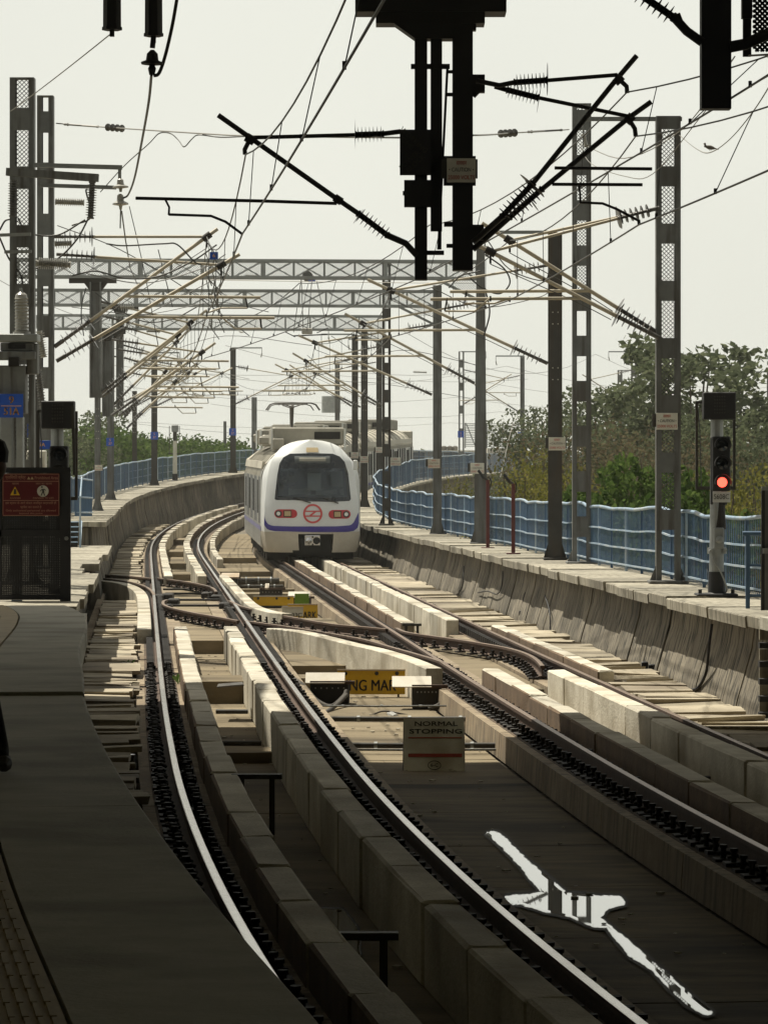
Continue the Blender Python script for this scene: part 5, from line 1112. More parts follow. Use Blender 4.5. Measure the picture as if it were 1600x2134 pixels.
for i, (y0, y1, x0, x1, Y0_, Y1_) in enumerate(((690, 780, 840, 1640, 120, 230), (720, 800, 470, 1640, 150, 240), (745, 815, 250, 1640, 160, 250), (805, 845, 260, 1640, 190, 260), (842, 868, 440, 1640, 200, 270), (876, 880, 240, 1640, 230, 280), (880, 905, 260, 530, 200, 210), (560, 790, -40, 520, 100, 150), (760, 790, 230, 1100, 170, 220), (575, 590, 150, 1000, 95, 92))):
    lab = ('far line wire crossing the sky below the portals', 'far wire from the left fence mast to the right edge', 'far wire just above the train pantograph', 'far wire at pantograph height', 'far wire grazing the train roofs', 'lowest far wire above the trees', 'low wire beside the far left mast', 'wire slanting down from the left edge under the portals', 'far wire between the fence mast and the louvred screen', 'wire slung under the nearest portal beam')[i]
    wire('line_wire', lab, sagged([U(x0, y0, Y0_), U((x0 + x1) / 2, (y0 + y1) / 2 + 3, (Y0_ + Y1_) / 2), U(x1, y1, Y1_)], .25, 10), .010, 'wire_lit')
sx_ = empty('section_insulator', U(635, 690, 108), 'section insulator hanging below the far portals above the train', 'insulator')
obj('runner', MB().bar(U(612, 700, 108), U(682, 697, 108), .03, .04), 'clip', sx_); obj('runner', MB().bar(U(595, 692, 108), U(615, 702, 108), .03), 'clip', sx_); obj('body', MB().bbox(U(640, 690, 108), (.35, .15, .2), .03), 'porcelain', sx_); obj('runner', MB().bar(U(660, 694, 108), U(684, 683, 108), .025), 'clip', sx_)
for a_, b_ in (((628, 580), (632, 688)), ((628, 580), (612, 692)), ((650, 585), (640, 690)), ((660, 585), (680, 680))): obj('hanger', MB().tube([U(*a_, 104), U(*b_, 108)], .012, 4), 'wire', sx_)
tw = empty('tensioner', U(641, 576, 100), 'round tension wheel with a blue plate below the nearest portal', 'wheel'); obj('wheel', MB().lathe(U(641, 576, 100) - Vector((0, .05, 0)), U(641, 576, 100) + Vector((0, .05, 0)), [(0, .15), (.3, .16), (.5, .13), (.7, .16), (1, .15)], 18), 'steel_dark', tw)
sign_plate('small blue plate marked 5 below the nearest portal beam', U(650, 582, 99.6), .21, .17, [('5', 0, .7, 'sign_orange', None)], 'sign_blue', 'number_plate', back=False)
sign_plate('small blue plate marked 6 on the left catenary hardware', U(446, 533, 62), .155, .14, [('6', 0, .7, 'sign_orange', None)], 'sign_blue', 'number_plate', back=False)
jc = random.Random(3)
for i in range(9):
    x, y = 430 + jc.uniform(-10, 25), 500 + i * 14; wire('jumper_cable', ('tangled jumper cable hanging at the left catenary knot, %s' % ('topmost', 'second from top', 'third from top', 'fourth from top', 'fifth from top', 'fifth from bottom', 'fourth from bottom', 'third from bottom', 'lowest')[i]),
        catmull([U(x, y, 62 + i * 3), U(x + jc.uniform(5, 22), y + 25, 62 + i * 3), U(x + jc.uniform(-10, 18), y + 60, 63 + i * 3), U(x + jc.uniform(-5, 25), y + 95, 64 + i * 3)], 5), .012, 'wire', cat='cable')
for i, (pts, Y) in enumerate((([(222, 508), (260, 512), (340, 508), (370, 510), (405, 545), (420, 552)], 62), ([(150, 470), (190, 452), (180, 400), (183, 395)], 58), ([(178, 458), (120, 490), (60, 485), (38, 455)], 57), ([(75, 560), (120, 540), (160, 500), (185, 455)], 57), ([(0, 480), (12, 460), (28, 457)], 54), ([(0, 495), (20, 540), (45, 575), (46, 610)], 54), ([(150, 575), (200, 565), (260, 580), (330, 576), (400, 545), (452, 510)], 62), ([(175, 700), (170, 660), (172, 630), (180, 600)], 86), ([(200, 610), (240, 640), (300, 670), (360, 665), (410, 640)], 80), ([(980, 580), (1005, 600), (1040, 612), (1062, 590), (1050, 560), (1010, 530)], 62), ([(935, 600), (960, 575), (1000, 565)], 66), ([(1010, 600), (1020, 650), (1008, 700)], 60))):
    lab = ('black jumper cable along the upper left cantilever', 'cable rising to the dark vertical insulator', 'cable looping between the two upright insulators', 'cable crossing behind the left edge mast', 'short cable at the left edge insulator', 'cable dropping to the ribbed bushing', 'long sagging jumper between the left cantilevers', 'short cable hanging over the second lower insulator', 'sagging jumper between the hanging post cantilevers', 'looped jumper at the tall mast cantilever tip', 'jumper curve left of the tapered mast', 'thin jumper hanging at the tapered mast')[i]
    wire('jumper_cable', lab, catmull([U(x, y, Y) for x, y in pts], 6), .016, 'wire', n=6, cat='cable')

for i, (sx, pm, wd, hm_, lab) in enumerate(((s4 + 3.2, h1_, .45, 6.1, 'low cantilever slanting up from behind the first hanging post'), (s5 + 3.0, h2_, .3, 6.3, 'low cantilever slanting up from behind the second hanging post'), (s6 + 4.0, h3_, .0, 6.1, 'low cantilever slanting up from behind the brown hanging post'), (s6 + 9.0, h3_, .5, 6.5, 'far cantilever half hidden by the brown hanging post'))):
    Yq = P(sx).y; cantilever(lab, Vector((pm.x - .1 * i, Yq, zr(sx))), Vector((P(sx, wd).x, Yq, zr(sx))), hm=hm_, hl=hm_ - 1.7, hu=hm_ + .35, hc=hm_ - .9, over=.45)
for i, (pts, Y) in enumerate((([(180, 570), (300, 590), (420, 560), (470, 530)], 70), ([(150, 640), (300, 655), (450, 630), (560, 650)], 95), ([(200, 720), (330, 735), (470, 700), (650, 720)], 120), ([(120, 470), (250, 520), (400, 610), (520, 700)], 80), ([(330, 520), (345, 580), (360, 640)], 75), ([(270, 430), (300, 560), (330, 720)], 85), ([(900, 600), (1000, 640), (1120, 620), (1150, 600)], 80), ([(690, 700), (760, 740), (850, 730), (990, 760)], 120), ([(640, 740), (700, 790), (800, 800), (980, 830)], 150), ([(1015, 500), (1060, 560), (1130, 585), (1145, 560)], 66))):
    lab = ('slack wire sagging under the nearest portal at left', 'slack wire sagging below the middle portal', 'slack wire below the farthest portal at left', 'wire falling diagonally through the left cantilevers', 'short vertical jumper among the left tubes', 'long thin wire dropping through the left cantilevers', 'slack wire sagging left of the dark brown mast', 'slack wire right of the train pantograph', 'low slack wire over the train roofs', 'curved jumper under the tall mast cantilever')[i]
    wire('slack_wire', lab, catmull([U(x, y, Y) for x, y in pts], 6), .011, 'wire')
for i, (x, y, Y) in enumerate(((300, 575, 90), (320, 690, 100), (265, 640, 85), (525, 575, 92), (875, 775, 150))):
    lab = ('round white strain insulator under the nearest portal at left', 'small strain insulator below the farthest portal', 'strain insulator beside the first hanging post', 'strain insulator in the wire below the nearest portal', 'strain insulator far right of the train')[i]
    o = empty('strain_insulator', U(x, y, Y), lab, 'insulator'); insulator(o, U(x - 14, y, Y), U(x + 14, y + 1, Y), 6, .10, .03, 'porcelain')
# ------------------------------------------------------------------ signals, switchgear, gate, small things
def signal(name, label, base, red, plate=None, dirn=1, scale=1.0):
    b = Vector(base); root = empty(name, b, label, 'signal'); k = 1 / 137.0 * scale
    q = lambda x, y, dy=0.0: b + Vector(((x - 1490) * k * dirn, dy, (1243 - y) * k))
    obj('base_plate', MB().bbox(q(1491, 1240), (84 * k, .5, 7 * k), .01), 'black', root)
    for x in (1457, 1524): obj('anchor_bolt', MB().tube([q(x, 1238, -.1), q(x, 1228, -.1)], .03, 6), 'black', root)
    obj('pole', MB().lathe(q(1492, 1238), q(1493, 830), [(0, .14), (.02, .115), (.3, .105), (.6, .10), (1, .09)], 16), 'galv', root)
    obj('boot', MB().lathe(q(1492, 1237), q(1492, 1192), [(0, .15), (.05, .13), (1, .122)], 16), 'black', root)
    obj('collar', MB().lathe(q(1493, 1155), q(1493, 1143), [(0, .115), (0, .145), (1, .145), (1, .115)], 14), 'galv', root)
    for x in (1479, 1507): obj('collar_bolt', MB().tube([q(x, 1149, -.16), q(x, 1149, -.06)], .028, 6), 'galv', root)
    obj('junction_cover', MB().bbox(q(1495, 1123, -.13), (22 * k, .08, 44 * k), .03), 'galv', root); obj('cover_knob', MB().lathe(q(1496, 1126, -.16), q(1496, 1126, -.22), [(0, .06), (.7, .055), (1, .03)], 12), 'galv', root)
    obj('wrapped_joint', MB().lathe(q(1496, 1105), q(1496, 1048), [(0, .115), (.5, .105), (1, .1)], 14), 'clip', root)
    hd = obj('signal_head', MB().bbox(q(1499, 970, -.16), (37 * k, .16, 112 * k), .015), 'black', root)
    bk = obj('back_plate', MB().bbox(q(1496, 985, -.04), (34 * k, .08, 140 * k), .02), 'black', root)
    for i, yy in enumerate((932, 970, 1008)):
        c = q(1500.5, yy, -.25); m = MB(); n = 14; secs = []
        for dy, r in ((0, .118), (-.14, .122)): secs.append([c + Vector((r * math.cos(a), dy, r * math.sin(a))) for a in np.linspace(-.25, math.pi + .25, n)])
        m.sweep(secs, close=False, cap=False); m.sweep([[p * 1.0 + Vector((0, 0, .006)) for p in s_] for s_ in secs], close=False, cap=False); obj('hood', m, 'black', hd)
        lit = i == 2 and red
        obj('lens', MB().lathe(c + Vector((0, .012, 0)), c + Vector((0, -.012, 0)), [(0, .075 if lit else .09), (.6, .07 if lit else .085), (1, .04)], 18), 'red_lamp' if lit else 'glass_dark', hd)
    pl = q(1493, 830); 
    ri = obj('route_indicator', MB().bbox(q(1496, 851, -.06), (66 * k, .28, 56 * k), .012), 'black', root)
    for i in range(6):
        for j in range(5): obj('lamp', MB().lathe(q(1486 + j * 5, 832 + i * 6.6, -.19), q(1486 + j * 5, 832 + i * 6.6, -.212), [(0, .014), (1, .010)], 6), 'steel_dark', ri)
    obj('indicator_post', MB().lathe(q(1493, 925), q(1493, 875), [(0, .08), (1, .085)], 12), 'clip', root)
    for x in (1453, 1530): obj('ladder_bar', MB().bar(q(x, 1022, .12), q(x, 843, .12), .04, .04), 'steel_dark', root)
    obj('cross_bar', MB().bar(q(1451, 1020, .12), q(1532, 1020, .12), .09, .05), 'steel_dark', root); obj('cross_bar', MB().bar(q(1451, 843, .12), q(1465, 843, .12), .04, .04), 'steel_dark', root)
    obj('control_cable', MB().tube([q(1462, 1016, .1), q(1459, 900, .1), q(1455, 850, .1)], .008, 4), 'wire', root); obj('control_cable', MB().tube(catmull([q(1481, 1150, -.14), q(1486, 1170, -.15), q(1500, 1195, -.15), q(1511, 1225, -.14), q(1508, 1236, -.1)], 4), .014, 6), 'galv', root)
    if plate:
        p_ = obj('number_plate', MB().bbox(q(1499, 1038, -.24), (36 * k, .012, 22 * k), .004), 'plastic', root); lettering(p_, plate, q(1499, 1038, -.248), 15 * k, 'ink', width=31 * k)
    return root
sg = U(1490, 1241, 50.5); sg.z = 1.0
signal('railway_signal', 'railway signal showing a red lamp above a plate marked S608C', sg, True, 'S608C')
sl = U(117, 1150, 49.6); sl.z = 1.07 - .12 - .1
signal('railway_signal', 'dark unlit railway signal behind the gate on the left', sl, False, None)
# far signal seen from behind on the left walkway
p = P(S(365, -3.1, 118, 300), -3.1, 1.4); f = p.y / FPX; root = empty('railway_signal', p, 'far signal seen from behind on a pale post by the left fence', 'signal')
obj('pole', MB().lathe(p, p + Vector((0, 0, 2.2)), [(0, .14), (.1, .11), (1, .09)], 12), 'sign_white', root); obj('housing', MB().bbox(p + Vector((0, 0, 2.62)), (.34, .25, .36), .03), 'galv', root); obj('neck', MB().lathe(p + Vector((0, 0, 2.0)), p + Vector((0, 0, 2.5)), [(0, .1), (1, .1)], 10), 'steel_dark', root); obj('boot', MB().lathe(p, p + Vector((0, 0, .35)), [(0, .2), (.1, .14), (1, .14)], 10), 'black', root)
for dx in (-.28, .22): obj('ladder_bar', MB().bar(p + Vector((dx, 0, 1.35)), p + Vector((dx, 0, 2.75)), .035), 'steel_dark', root)
obj('platform_bar', MB().bar(p + Vector((-.34, 0, 1.35)), p + Vector((.28, 0, 1.35)), .05), 'steel_dark', root)
# switchgear around the left edge mast
Yt = 53.2
root = empty('transformer', U(35, 880, Yt), 'grey transformer with a ribbed bushing on the left edge mast', 'transformer')
def tb(name, x0, x1, y0, y1, dep, mat, dy=0.0, par=root): a, b = U(x0, y1, Yt), U(x1, y0, Yt); return obj(name, MB().bbox(((a.x + b.x) / 2, Yt + dy, (a.z + b.z) / 2), (b.x - a.x, dep, b.z - a.z), .012), mat, par)
tb('tank', -12, 56, 762, 862, .40, 'steel', .05); tb('support_beam', -10, 82, 697, 713, .5, 'galv'); tb('support_beam', -8, 77, 733, 750, .46, 'steel'); tb('upper_box', 3, 72, 715, 732, .34, 'steel', .04); tb('dark_port', 20, 56, 717, 727, .02, 'black', -.14); tb('terminal_box', 22, 44, 745, 765, .1, 'clip', -.24)
tb('fin', 57, 80, 716, 780, .3, 'steel', .06)
obj('bushing', MB().lathe(U(46, 696, Yt), U(45, 608, Yt), [(0, .14), (.05, .14)] + [q for i in range(11) for q in ((.06 + i * .075, .10 - i * .001), (.085 + i * .075, .118), (.095 + i * .075, .10))] + [(.93, .09), (1, .03)], 14), 'porcelain', root); obj('terminal', MB().tube([U(45, 612, Yt), U(44, 600, Yt)], .025, 6), 'galv', root)
tb('lower_frame', 0, 26, 868, 978, .2, 'galv', .1); tb('lower_frame', 34, 49, 868, 978, .2, 'galv', .1)
bs = empty('number_plate', U(22, 845, Yt - .3), 'large blue plate marked 9 over 51A at the left edge', 'sign'); a, b = U(-6, 870, Yt - .3), U(49, 821, Yt - .3)
obj('panel', MB().bbox(((a.x + b.x) / 2, Yt - .3, (a.z + b.z) / 2), (b.x - a.x, .015, b.z - a.z), .004), 'sign_blue', bs); lettering(bs, '9', U(24, 834, Yt - .311), .165, 'sign_orange', bold=True); lettering(bs, '51A', U(24, 858, Yt - .311), .165, 'sign_orange', bold=True, width=31 * Yt / FPX); obj('divider', MB().box(U(24, 846, Yt - .310), (42 * Yt / FPX, .004, .010)), 'sign_orange', bs)
for x0, x1, y0, y1, Y, tx, lab in ((49, 97, 870, 912, 63, '9', 'blue plate partly hidden behind the left signal post, upper one'), (65, 106, 918, 936, 60, '49A', 'blue plate marked 49A left of the dark signal')):
    f = Y / FPX; sign_plate(lab, U((x0 + x1) / 2, (y0 + y1) / 2, Y), (x1 - x0) * f, (y1 - y0) * f, [(tx, 0, .62, 'sign_orange', None)], 'sign_blue', 'number_plate', back=False)
brk_ = empty('bracket_arm', U(40, 352, 54), 'steel bracket arms and upright insulators on the left edge mast', 'bracket')
for nm, a_, b_, Y, w, h in (('arm', (70, 344), (255, 349), 53.8, .06, .07), ('arm', (85, 386), (243, 391), 54.6, .06, .06), ('beam', (14, 358), (206, 371), 53.5, .14, .12), ('hanger', (250, 345), (250, 372), 53.8, .05, .05), ('clamp_bar', (0, 490), (65, 488), 53.7, .05, .05), ('clamp_bar', (10, 525), (66, 524), 53.7, .05, .05)):
    obj(nm, MB().bar(U(*a_, Y), U(*b_, Y), w, h), 'steel' if nm == 'beam' else 'galv', brk_)
for a_, b_, Y, n, r_, mt in (((193, 378), (189, 456), 53.5, 13, .085, 'insul'), ((29, 375), (27, 452), 53.5, 13, .085, 'insul'), ((116, 420), (176, 422), 56, 12, .07, 'porcelain'), ((75, 548), (148, 552), 55, 16, .10, 'porcelain'), ((82, 690), (92, 745), 57, 10, .09, 'porcelain'), ((80, 770), (90, 850), 57, 12, .07, 'insul'), ((115, 508), (150, 507), 62, 7, .10, 'porcelain')): insulator(brk_, U(*a_, Y), U(*b_, Y), n, r_, .045, mt)
for y0, y1 in ((372, 400), (404, 437)): obj('disc_insulator', MB().lathe(U(251, y0, 54), U(252, y1, 54), [(0, .02), (.1, .05), (.45, .06), (.6, .13), (.68, .13), (.75, .03), (1, .02)], 14), 'porcelain', brk_)
obj('drop_rod', MB().tube([U(252, 437, 54), U(251, 476, 54)], .012, 5), 'galv', brk_)
wire('feeder_cable', 'thin cable dropping from the bracket insulators to the portal', [U(254, 440, 54), U(262, 500, 62), U(272, 560, 75), U(290, 600, 88)], .012, 'wire')
cb = obj('cabinet', MB().bbox(U(77, 963, 60), (.34, .3, .42), .02), 'sign_white', label='white equipment cabinet behind the gate', cat='cabinet'); obj('cabinet_door', MB().box(U(78, 966, 59.8), (.16, .01, .2)), 'steel', cb)
for x, y0, y1, Y, lab in ((73, 790, 975, 58, 'thin steel pole beside the transformer'), (52, 820, 975, 61, 'thin dark pole behind the blue plates')): a, b = U(x, y1, Y), U(x, y0, Y); obj('pole', MB().bar(a - Vector((0, 0, 1.2)), b, .08, .08), 'steel_dark', label=lab, cat='pole')
gp = empty('ground_pole', U(155, 1100, 50), 'thin leaning stay rod right of the left signal', 'rod'); obj('rod', MB().bar(U(152, 845, 47.2), U(156, 990, 47.2), .04, .04), 'steel_dark', gp)
# gate at the platform end with its red notice
YG = 46.8
gt = empty('gate', U(75, 1250, YG), 'black framed gate with perforated panels at the platform end', 'gate')
def gb(name, x0, x1, y0, y1, mat, dy=0, dep=.05, par=gt): a, b = U(x0, y1, YG + dy), U(x1, y0, YG + dy); return obj(name, MB().box(((a.x + b.x) / 2, YG + dy, (a.z + b.z) / 2), (b.x - a.x, dep, b.z - a.z)), mat, par)
gb('frame_bar', -30, 148, 974, 986, 'black'); gb('frame_bar', -30, 126, 1104, 1118, 'black'); gb('frame_bar', -30, 126, 1240, 1250, 'black'); gb('frame_bar', 126, 148, 986.2, 1262, 'black'); gb('frame_bar', -4, 4, 986.2, 1240, 'black'); gb('frame_bar', 26, 47, 1118.2, 1240, 'black', .04, .04); gb('backing', -30, 126, 986.2, 1076, 'black', .02, .02)
m = MB()
def perf(x0, x1, y0, y1, c):
    a, b = U(x0, y1, YG), U(x1, y0, YG); n = int((b.x - a.x) / c); k = int((b.z - a.z) / c)
    for i in range(n + 1): x = a.x + i * c; m.bar((x, YG, a.z), (x, YG, b.z), c * .84, .004, up=(0, 1, 0))
    for i in range(k + 1): z = a.z + i * c; m.bar((a.x, YG + .006, z), (b.x, YG + .006, z), .004, c * .82)
perf(4, 126, 1076, 1104, .024); perf(4, 126, 1118, 1240, .024); obj('perforated_sheet', m, 'black', gt, kind='stuff')
obj('lock', MB().lathe(U(139, 1122, YG - .03), U(139, 1122, YG - .06), [(0, .03), (1, .025)], 10), 'galv', gt)
gb('foot', 25, 47, 1250.5, 1264, 'blue_paint'); gb('hinge_bar', 12, 40, 1084, 1088, 'blue_rail', .12, .03)
nt_ = empty('notice_board', U(64, 1031, YG - .05), 'dark red prohibited area notice with pictograms on the gate', 'sign')
gb('panel', 6, 124, 987, 1075, 'sign_red', -.05, .01, nt_)
for y in (988, 1003, 1043, 1074): gb('line', 7, 123, y - .5, y + .6, 'sign_cream', -.058, .004, nt_)
for x in (7, 123.5): gb('line', x - .5, x + .5, 988.8, 1073, 'sign_cream', -.058, .004, nt_)
for tx, x, y, sz, wd in (('प्रतिबंधित क्षेत्र', 33, 995, 9, 42), ('Prohibited Area', 97, 996, 9, 48), ('खतरा', 33, 1008, 6, 14), ('जान का खतरा', 92, 1008, 6, 34), ('DANGER', 33, 1038, 5, 22), ('DANGER TO LIFE', 91, 1038, 5, 43), ('इस स्थान के आगे केवल अधिकृत कर्मचारी ही', 65, 1048.5, 6, 106), ('प्रवेश कर सकते हैं', 65, 1057, 6, 44), ('Only authorised personnel are allowed', 65, 1064, 6, 104), ('beyond this point', 65, 1069.8, 5, 48)):
    lettering(nt_, tx, U(x, y, YG - .058), sz * YG / FPX, 'sign_cream', width=wd * YG / FPX)
obj('warning_triangle', MB().prism([U(22, 1032, YG - .058), U(42, 1032, YG - .058), U(32, 1014, YG - .058)], (0, .004, 0)), 'yellow', nt_)
obj('warning_figure', MB().prism([U(29, 1030, YG - .064), U(35, 1030, YG - .064), U(34, 1019, YG - .064), U(30, 1019, YG - .064)], (0, .004, 0)), 'ink', nt_)
for x in (60.5, 67.5): obj('small_triangle', MB().prism([U(x - 3.2, 999, YG - .058), U(x + 3.2, 999, YG - .058), U(x, 993, YG - .058)], (0, .004, 0)), 'ochre', nt_)
c = U(90, 1023.5, YG - .058); obj('white_disc', MB().lathe(c, c - Vector((0, .004, 0)), [(0, .08), (1, .08)], 24), 'sign_white', nt_)
m = MB()
for a_, b_, w in (((90, 1019), (91, 1026), 4), ((90, 1025), (86, 1033), 2), ((91, 1025), (94, 1033), 2), ((89, 1019), (84, 1024), 1.6), ((92, 1019), (96, 1022), 1.6)): m.bar(U(*a_, YG - .066), U(*b_, YG - .066), w * YG / FPX, .003, up=(0, 1, 0))
m.lathe(U(88, 1015, YG - .064), U(88, 1015, YG - .068), [(0, .013), (1, .013)], 8); obj('walking_figure', m, 'ink', nt_)
# red posts with hooked arms on the right walkway
for x, yb, yt, lab in ((1016, 1141, 992, 'dark red post with a hooked arm beside the tapered mast'), (1069, 1153, 1000, 'dark red post with a hooked arm, right one of two')):
    s_ = S(x, TS + 3.05, 60, 120, 1.0); p = P(s_, TS + 3.05, 1.0); Y = p.y; root = empty('point_indicator', p, lab, 'post'); top = U(x, yt + 8, Y)
    obj('post', MB().bar(p, top, .085, .085), 'post_red', root); obj('arm', MB().tube([top, U(x - 8, yt + 4, Y), U(x - 20, yt - 12, Y)], .04, 6), 'steel_dark', root); obj('arm_plate', MB().bar(U(x - 20, yt - 12, Y - .05), U(x - 9, yt + 5, Y - .05), .09, .05), 'black', root)
    obj('cable', MB().tube(catmull([U(x + 2, yt + 2, Y), U(x + 7, yt + 12, Y), U(x + 4, yt + 28, Y)], 4), .014, 5), 'black', root); obj('foot_plate', MB().bbox(p + Vector((0, 0, .015)), (.32, .3, .03), .008), 'post_red', root)
# end of the right platform: blue hand rail, grey screen, striped ladder
YH = 46.0
root = empty('hand_rail', U(1567, 1265, YH), 'blue tubular hand rail at the end of the right walkway', 'railing')
obj('top_bar', MB().tube([U(1546, 1112, YH), U(1640, 1112, YH)], .034, 8), 'blue_paint', root); obj('post', MB().bar(U(1557, 1268, YH), U(1557, 1114, YH), .055), 'blue_paint', root)
for y in (1178, 1241): obj('mid_bar', MB().bar(U(1559, y, YH), U(1640, y, YH), .035), 'blue_paint', root)
root = empty('screen', U(1600, 1270, 43.5), 'grey metal screen at the right edge beside the hand rail', 'screen'); 
for x0, x1, mt in ((1591, 1660, 'steel'),): a, b = U(x0, 1272, 43.5), U(x1, 1016, 43.5); obj('sheet', MB().box(((a.x + b.x) / 2, 43.5, (a.z + b.z) / 2), (b.x - a.x, .04, b.z - a.z)), mt, root)
obj('frame_bar', MB().bar(U(1588, 1272, 43.45), U(1589, 1018, 43.45), .045), 'black', root); obj('top_bar', MB().bar(U(1586, 1018, 43.44), U(1640, 1018, 43.44), .05), 'galv', root); obj('mid_bar', MB().bar(U(1588, 1148, 43.42), U(1640, 1148, 43.42), .07), 'galv', root)
root = empty('step_ladder', G(1590, 1500, -.4), 'black and white striped steps at the right platform end', 'steps')
for i, y in enumerate((1300, 1345, 1384, 1420, 1456, 1490)): obj('tread', MB().box(U(1602, y, 41.6 - i * .1), (.26, .18, .07)), 'black' if i else 'coping', root)
for i, y in enumerate((1322, 1364, 1402, 1438, 1473)): obj('riser', MB().box(U(1603, y, 41.75 - i * .1), (.26, .06, .14)), 'coping', root)
# trackside bits on the right
p = G(1340, 1408, -.3); root = empty('track_sensor', p, 'black trackside sensor boxes at the foot of the right wall', 'box')
for dx, h in ((-.10, .16), (.02, .22), (.13, .18)): obj('housing', MB().bbox(p + Vector((dx, 0, h / 2)), (.10, .12, h), .012), 'black', root)
p = G(1088, 1296, -.3); root = empty('track_sensor', p, 'small black trackside box by the wall, farther along', 'box'); obj('housing', MB().bbox(p + Vector((0, 0, .12)), (.14, .14, .24), .012), 'black', root); obj('antenna', MB().tube(catmull([p + Vector((0, 0, .24)), p + Vector((.02, 0, .5)), p + Vector((.07, 0, .62)), p + Vector((.09, 0, .3))], 4), .008, 4), 'black', root)
for i, (pts, lab) in enumerate((([(1490, 1300), (1484, 1345), (1478, 1400), (1462, 1432), (1448, 1438)], 'thick black cable running down the right wall near the striped steps'), ([(970, 1180), (968, 1215), (960, 1235), (945, 1243), (930, 1244)], 'black cable hanging down the wall behind the far rail'), ([(1000, 1235), (1020, 1232), (1040, 1238), (1050, 1220), (1052, 1190)], 'black cable looped along the middle of the right wall'), ([(1140, 1240), (1150, 1275), (1152, 1320)], 'thin black cable on the right wall by the sensor'))):
    out = []
    for x, y in pts:
        best = None
        for Y in np.arange(40, 100, .25):
            w = U(x, y, Y); c = P(Y, 6.86 + .1 * max(0, w.z), 0); 
            if best is None or abs(c.x - w.x) < best[0]: best = (abs(c.x - w.x), w)
        out.append(best[1] + Vector((-.05, 0, 0)))
    pipe(lab, out, .022 if i == 0 else .014, 'black', 6, 'cable', 'cable')
o = obj('marker_rod', MB().bar(G(1452, 1430, -.4), G(1452, 1430, -.4) + Vector((-.04, 0, .75)), .02), 'black', label='thin upright rod against the right wall', cat='rod')
# pigeon on the slack wire and a small white bird
def bird(label, c, L, mat, dirn=1):
    c = Vector(c); root = empty('bird', c, label, 'bird'); sec = []
    for t, r, z in ((0, .02, .10), (.15, .10, .06), (.35, .17, .0), (.55, .18, -.02), (.75, .12, -.06), (.9, .05, -.10), (1.15, .035, -.17)):
        p = c + Vector((dirn * L * (t - .5), 0, L * z)); sec.append([p + Vector((0, L * r * .8 * math.cos(a), L * r * math.sin(a))) for a in np.linspace(0, 2 * math.pi, 11)[:-1]])
    h = c + Vector((-dirn * L * .42, 0, L * .26)); m = MB(); m.sweep(sec, smooth=True); m.lathe(c + Vector((-dirn * L * .36, 0, L * .02)), h, [(0, L * .12), (.6, L * .075), (1, L * .085)], 10); m.lathe(h - Vector((0, 0, L * .06)), h + Vector((0, 0, L * .11)), [(0, L * .05), (.3, L * .09), (.7, L * .085), (1, L * .02)], 10); obj('body', m, mat, root)
    obj('beak', MB().lathe(h + Vector((-dirn * L * .07, 0, L * .02)), h + Vector((-dirn * L * .17, 0, 0)), [(0, L * .025), (1, L * .004)], 6), 'ochre', root); obj('wing', MB().prism([c + Vector((-dirn * L * .2, -L * .15, L * .05)), c + Vector((dirn * L * .1, -L * .16, L * .03)), c + Vector((dirn * L * .5, -L * .06, -L * .1)), c + Vector((dirn * L * .05, -L * .16, -L * .1))], (0, L * .03, 0)), mat, root)
    for dx in (-.05, .06): obj('leg', MB().bar(c + Vector((dirn * L * dx, 0, -L * .15)), c + Vector((dirn * L * dx, 0, -L * .27)), L * .03), 'ochre', root)
bird('grey pigeon perched on the slack wire near the tall lattice mast', U(1479, 307, 46), .175, 'bird', 1)
bird('small white bird perched on an arm above the train', U(503, 692, 96), .14, 'bird_white', 1)
# person standing at the left edge, only a shoe tip and a bit of the head inside the frame
pp = Vector((-2.55, 19.9, 1.11)); root = empty('person', pp, 'person in dark clothes standing at the left edge, mostly cut off', 'person')
# joints: pelvis, chest, neck, head, legs, arms, palms and five fingers each; the head is turned a little towards the tracks
J, E, rad = [], [], []
def jn(p, r, par=None):
    J.append(p); rad.append(r if isinstance(r, tuple) else (r, r)); k = len(J) - 1
    if par is not None: E.append((par, k))
    return k
pel = jn((0, 0, .97), (.15, .10)); wst = jn((0, 0, 1.12), (.135, .09), pel); ch = jn((.01, 0, 1.34), (.165, .11), wst); nk0 = jn((.05, 0, 1.50), (.075, .065), ch); nk = jn((.12, -.01, 1.60), .052, nk0)
jaw = jn((.18, -.02, 1.70), (.068, .075), nk); hd_ = jn((.21, -.01, 1.80), (.075, .09), jaw); cr = jn((.21, 0, 1.87), (.06, .07), hd_)
jn((.21, -.135, 1.775), .014, hd_); jn((.10, 0, 1.78), .016, hd_); jn((.32, 0, 1.78), .016, hd_)
for sx in (-1, 1):
    hp = jn((sx * .09, 0, .90), .088, pel); st_ = .0 if sx < 0 else .14; kn = jn((sx * .11 + .01 + st_ * .5, -.02, .50), .058, hp); an = jn((sx * .12 + .02 + st_, .03, .10), .042, kn); jn((sx * .13 + .02 + st_, -.10, .05), .042, an)
    sh = jn((sx * .165, 0, 1.43), .062, ch); el = jn((sx * .20, .04, 1.15), .045, sh); wr = jn((sx * .19, -.04, .92), .030, el); pm_ = jn((sx * .185, -.06, .84), (.022, .036), wr)
    for fx, ln in ((-.028, .075), (-.010, .088), (.010, .082), (.027, .066)):
        k1 = jn((sx * .185 + sx * .004, -.06 + fx, .84 - .05), .0095, pm_); k2 = jn((sx * .182, -.066 + fx, .84 - .05 - ln * .55), .009, k1); jn((sx * .174, -.072 + fx, .84 - .05 - ln), .0075, k2)
    t1 = jn((sx * .17, -.105, .85), .010, wr); jn((sx * .165, -.118, .81), .009, t1)
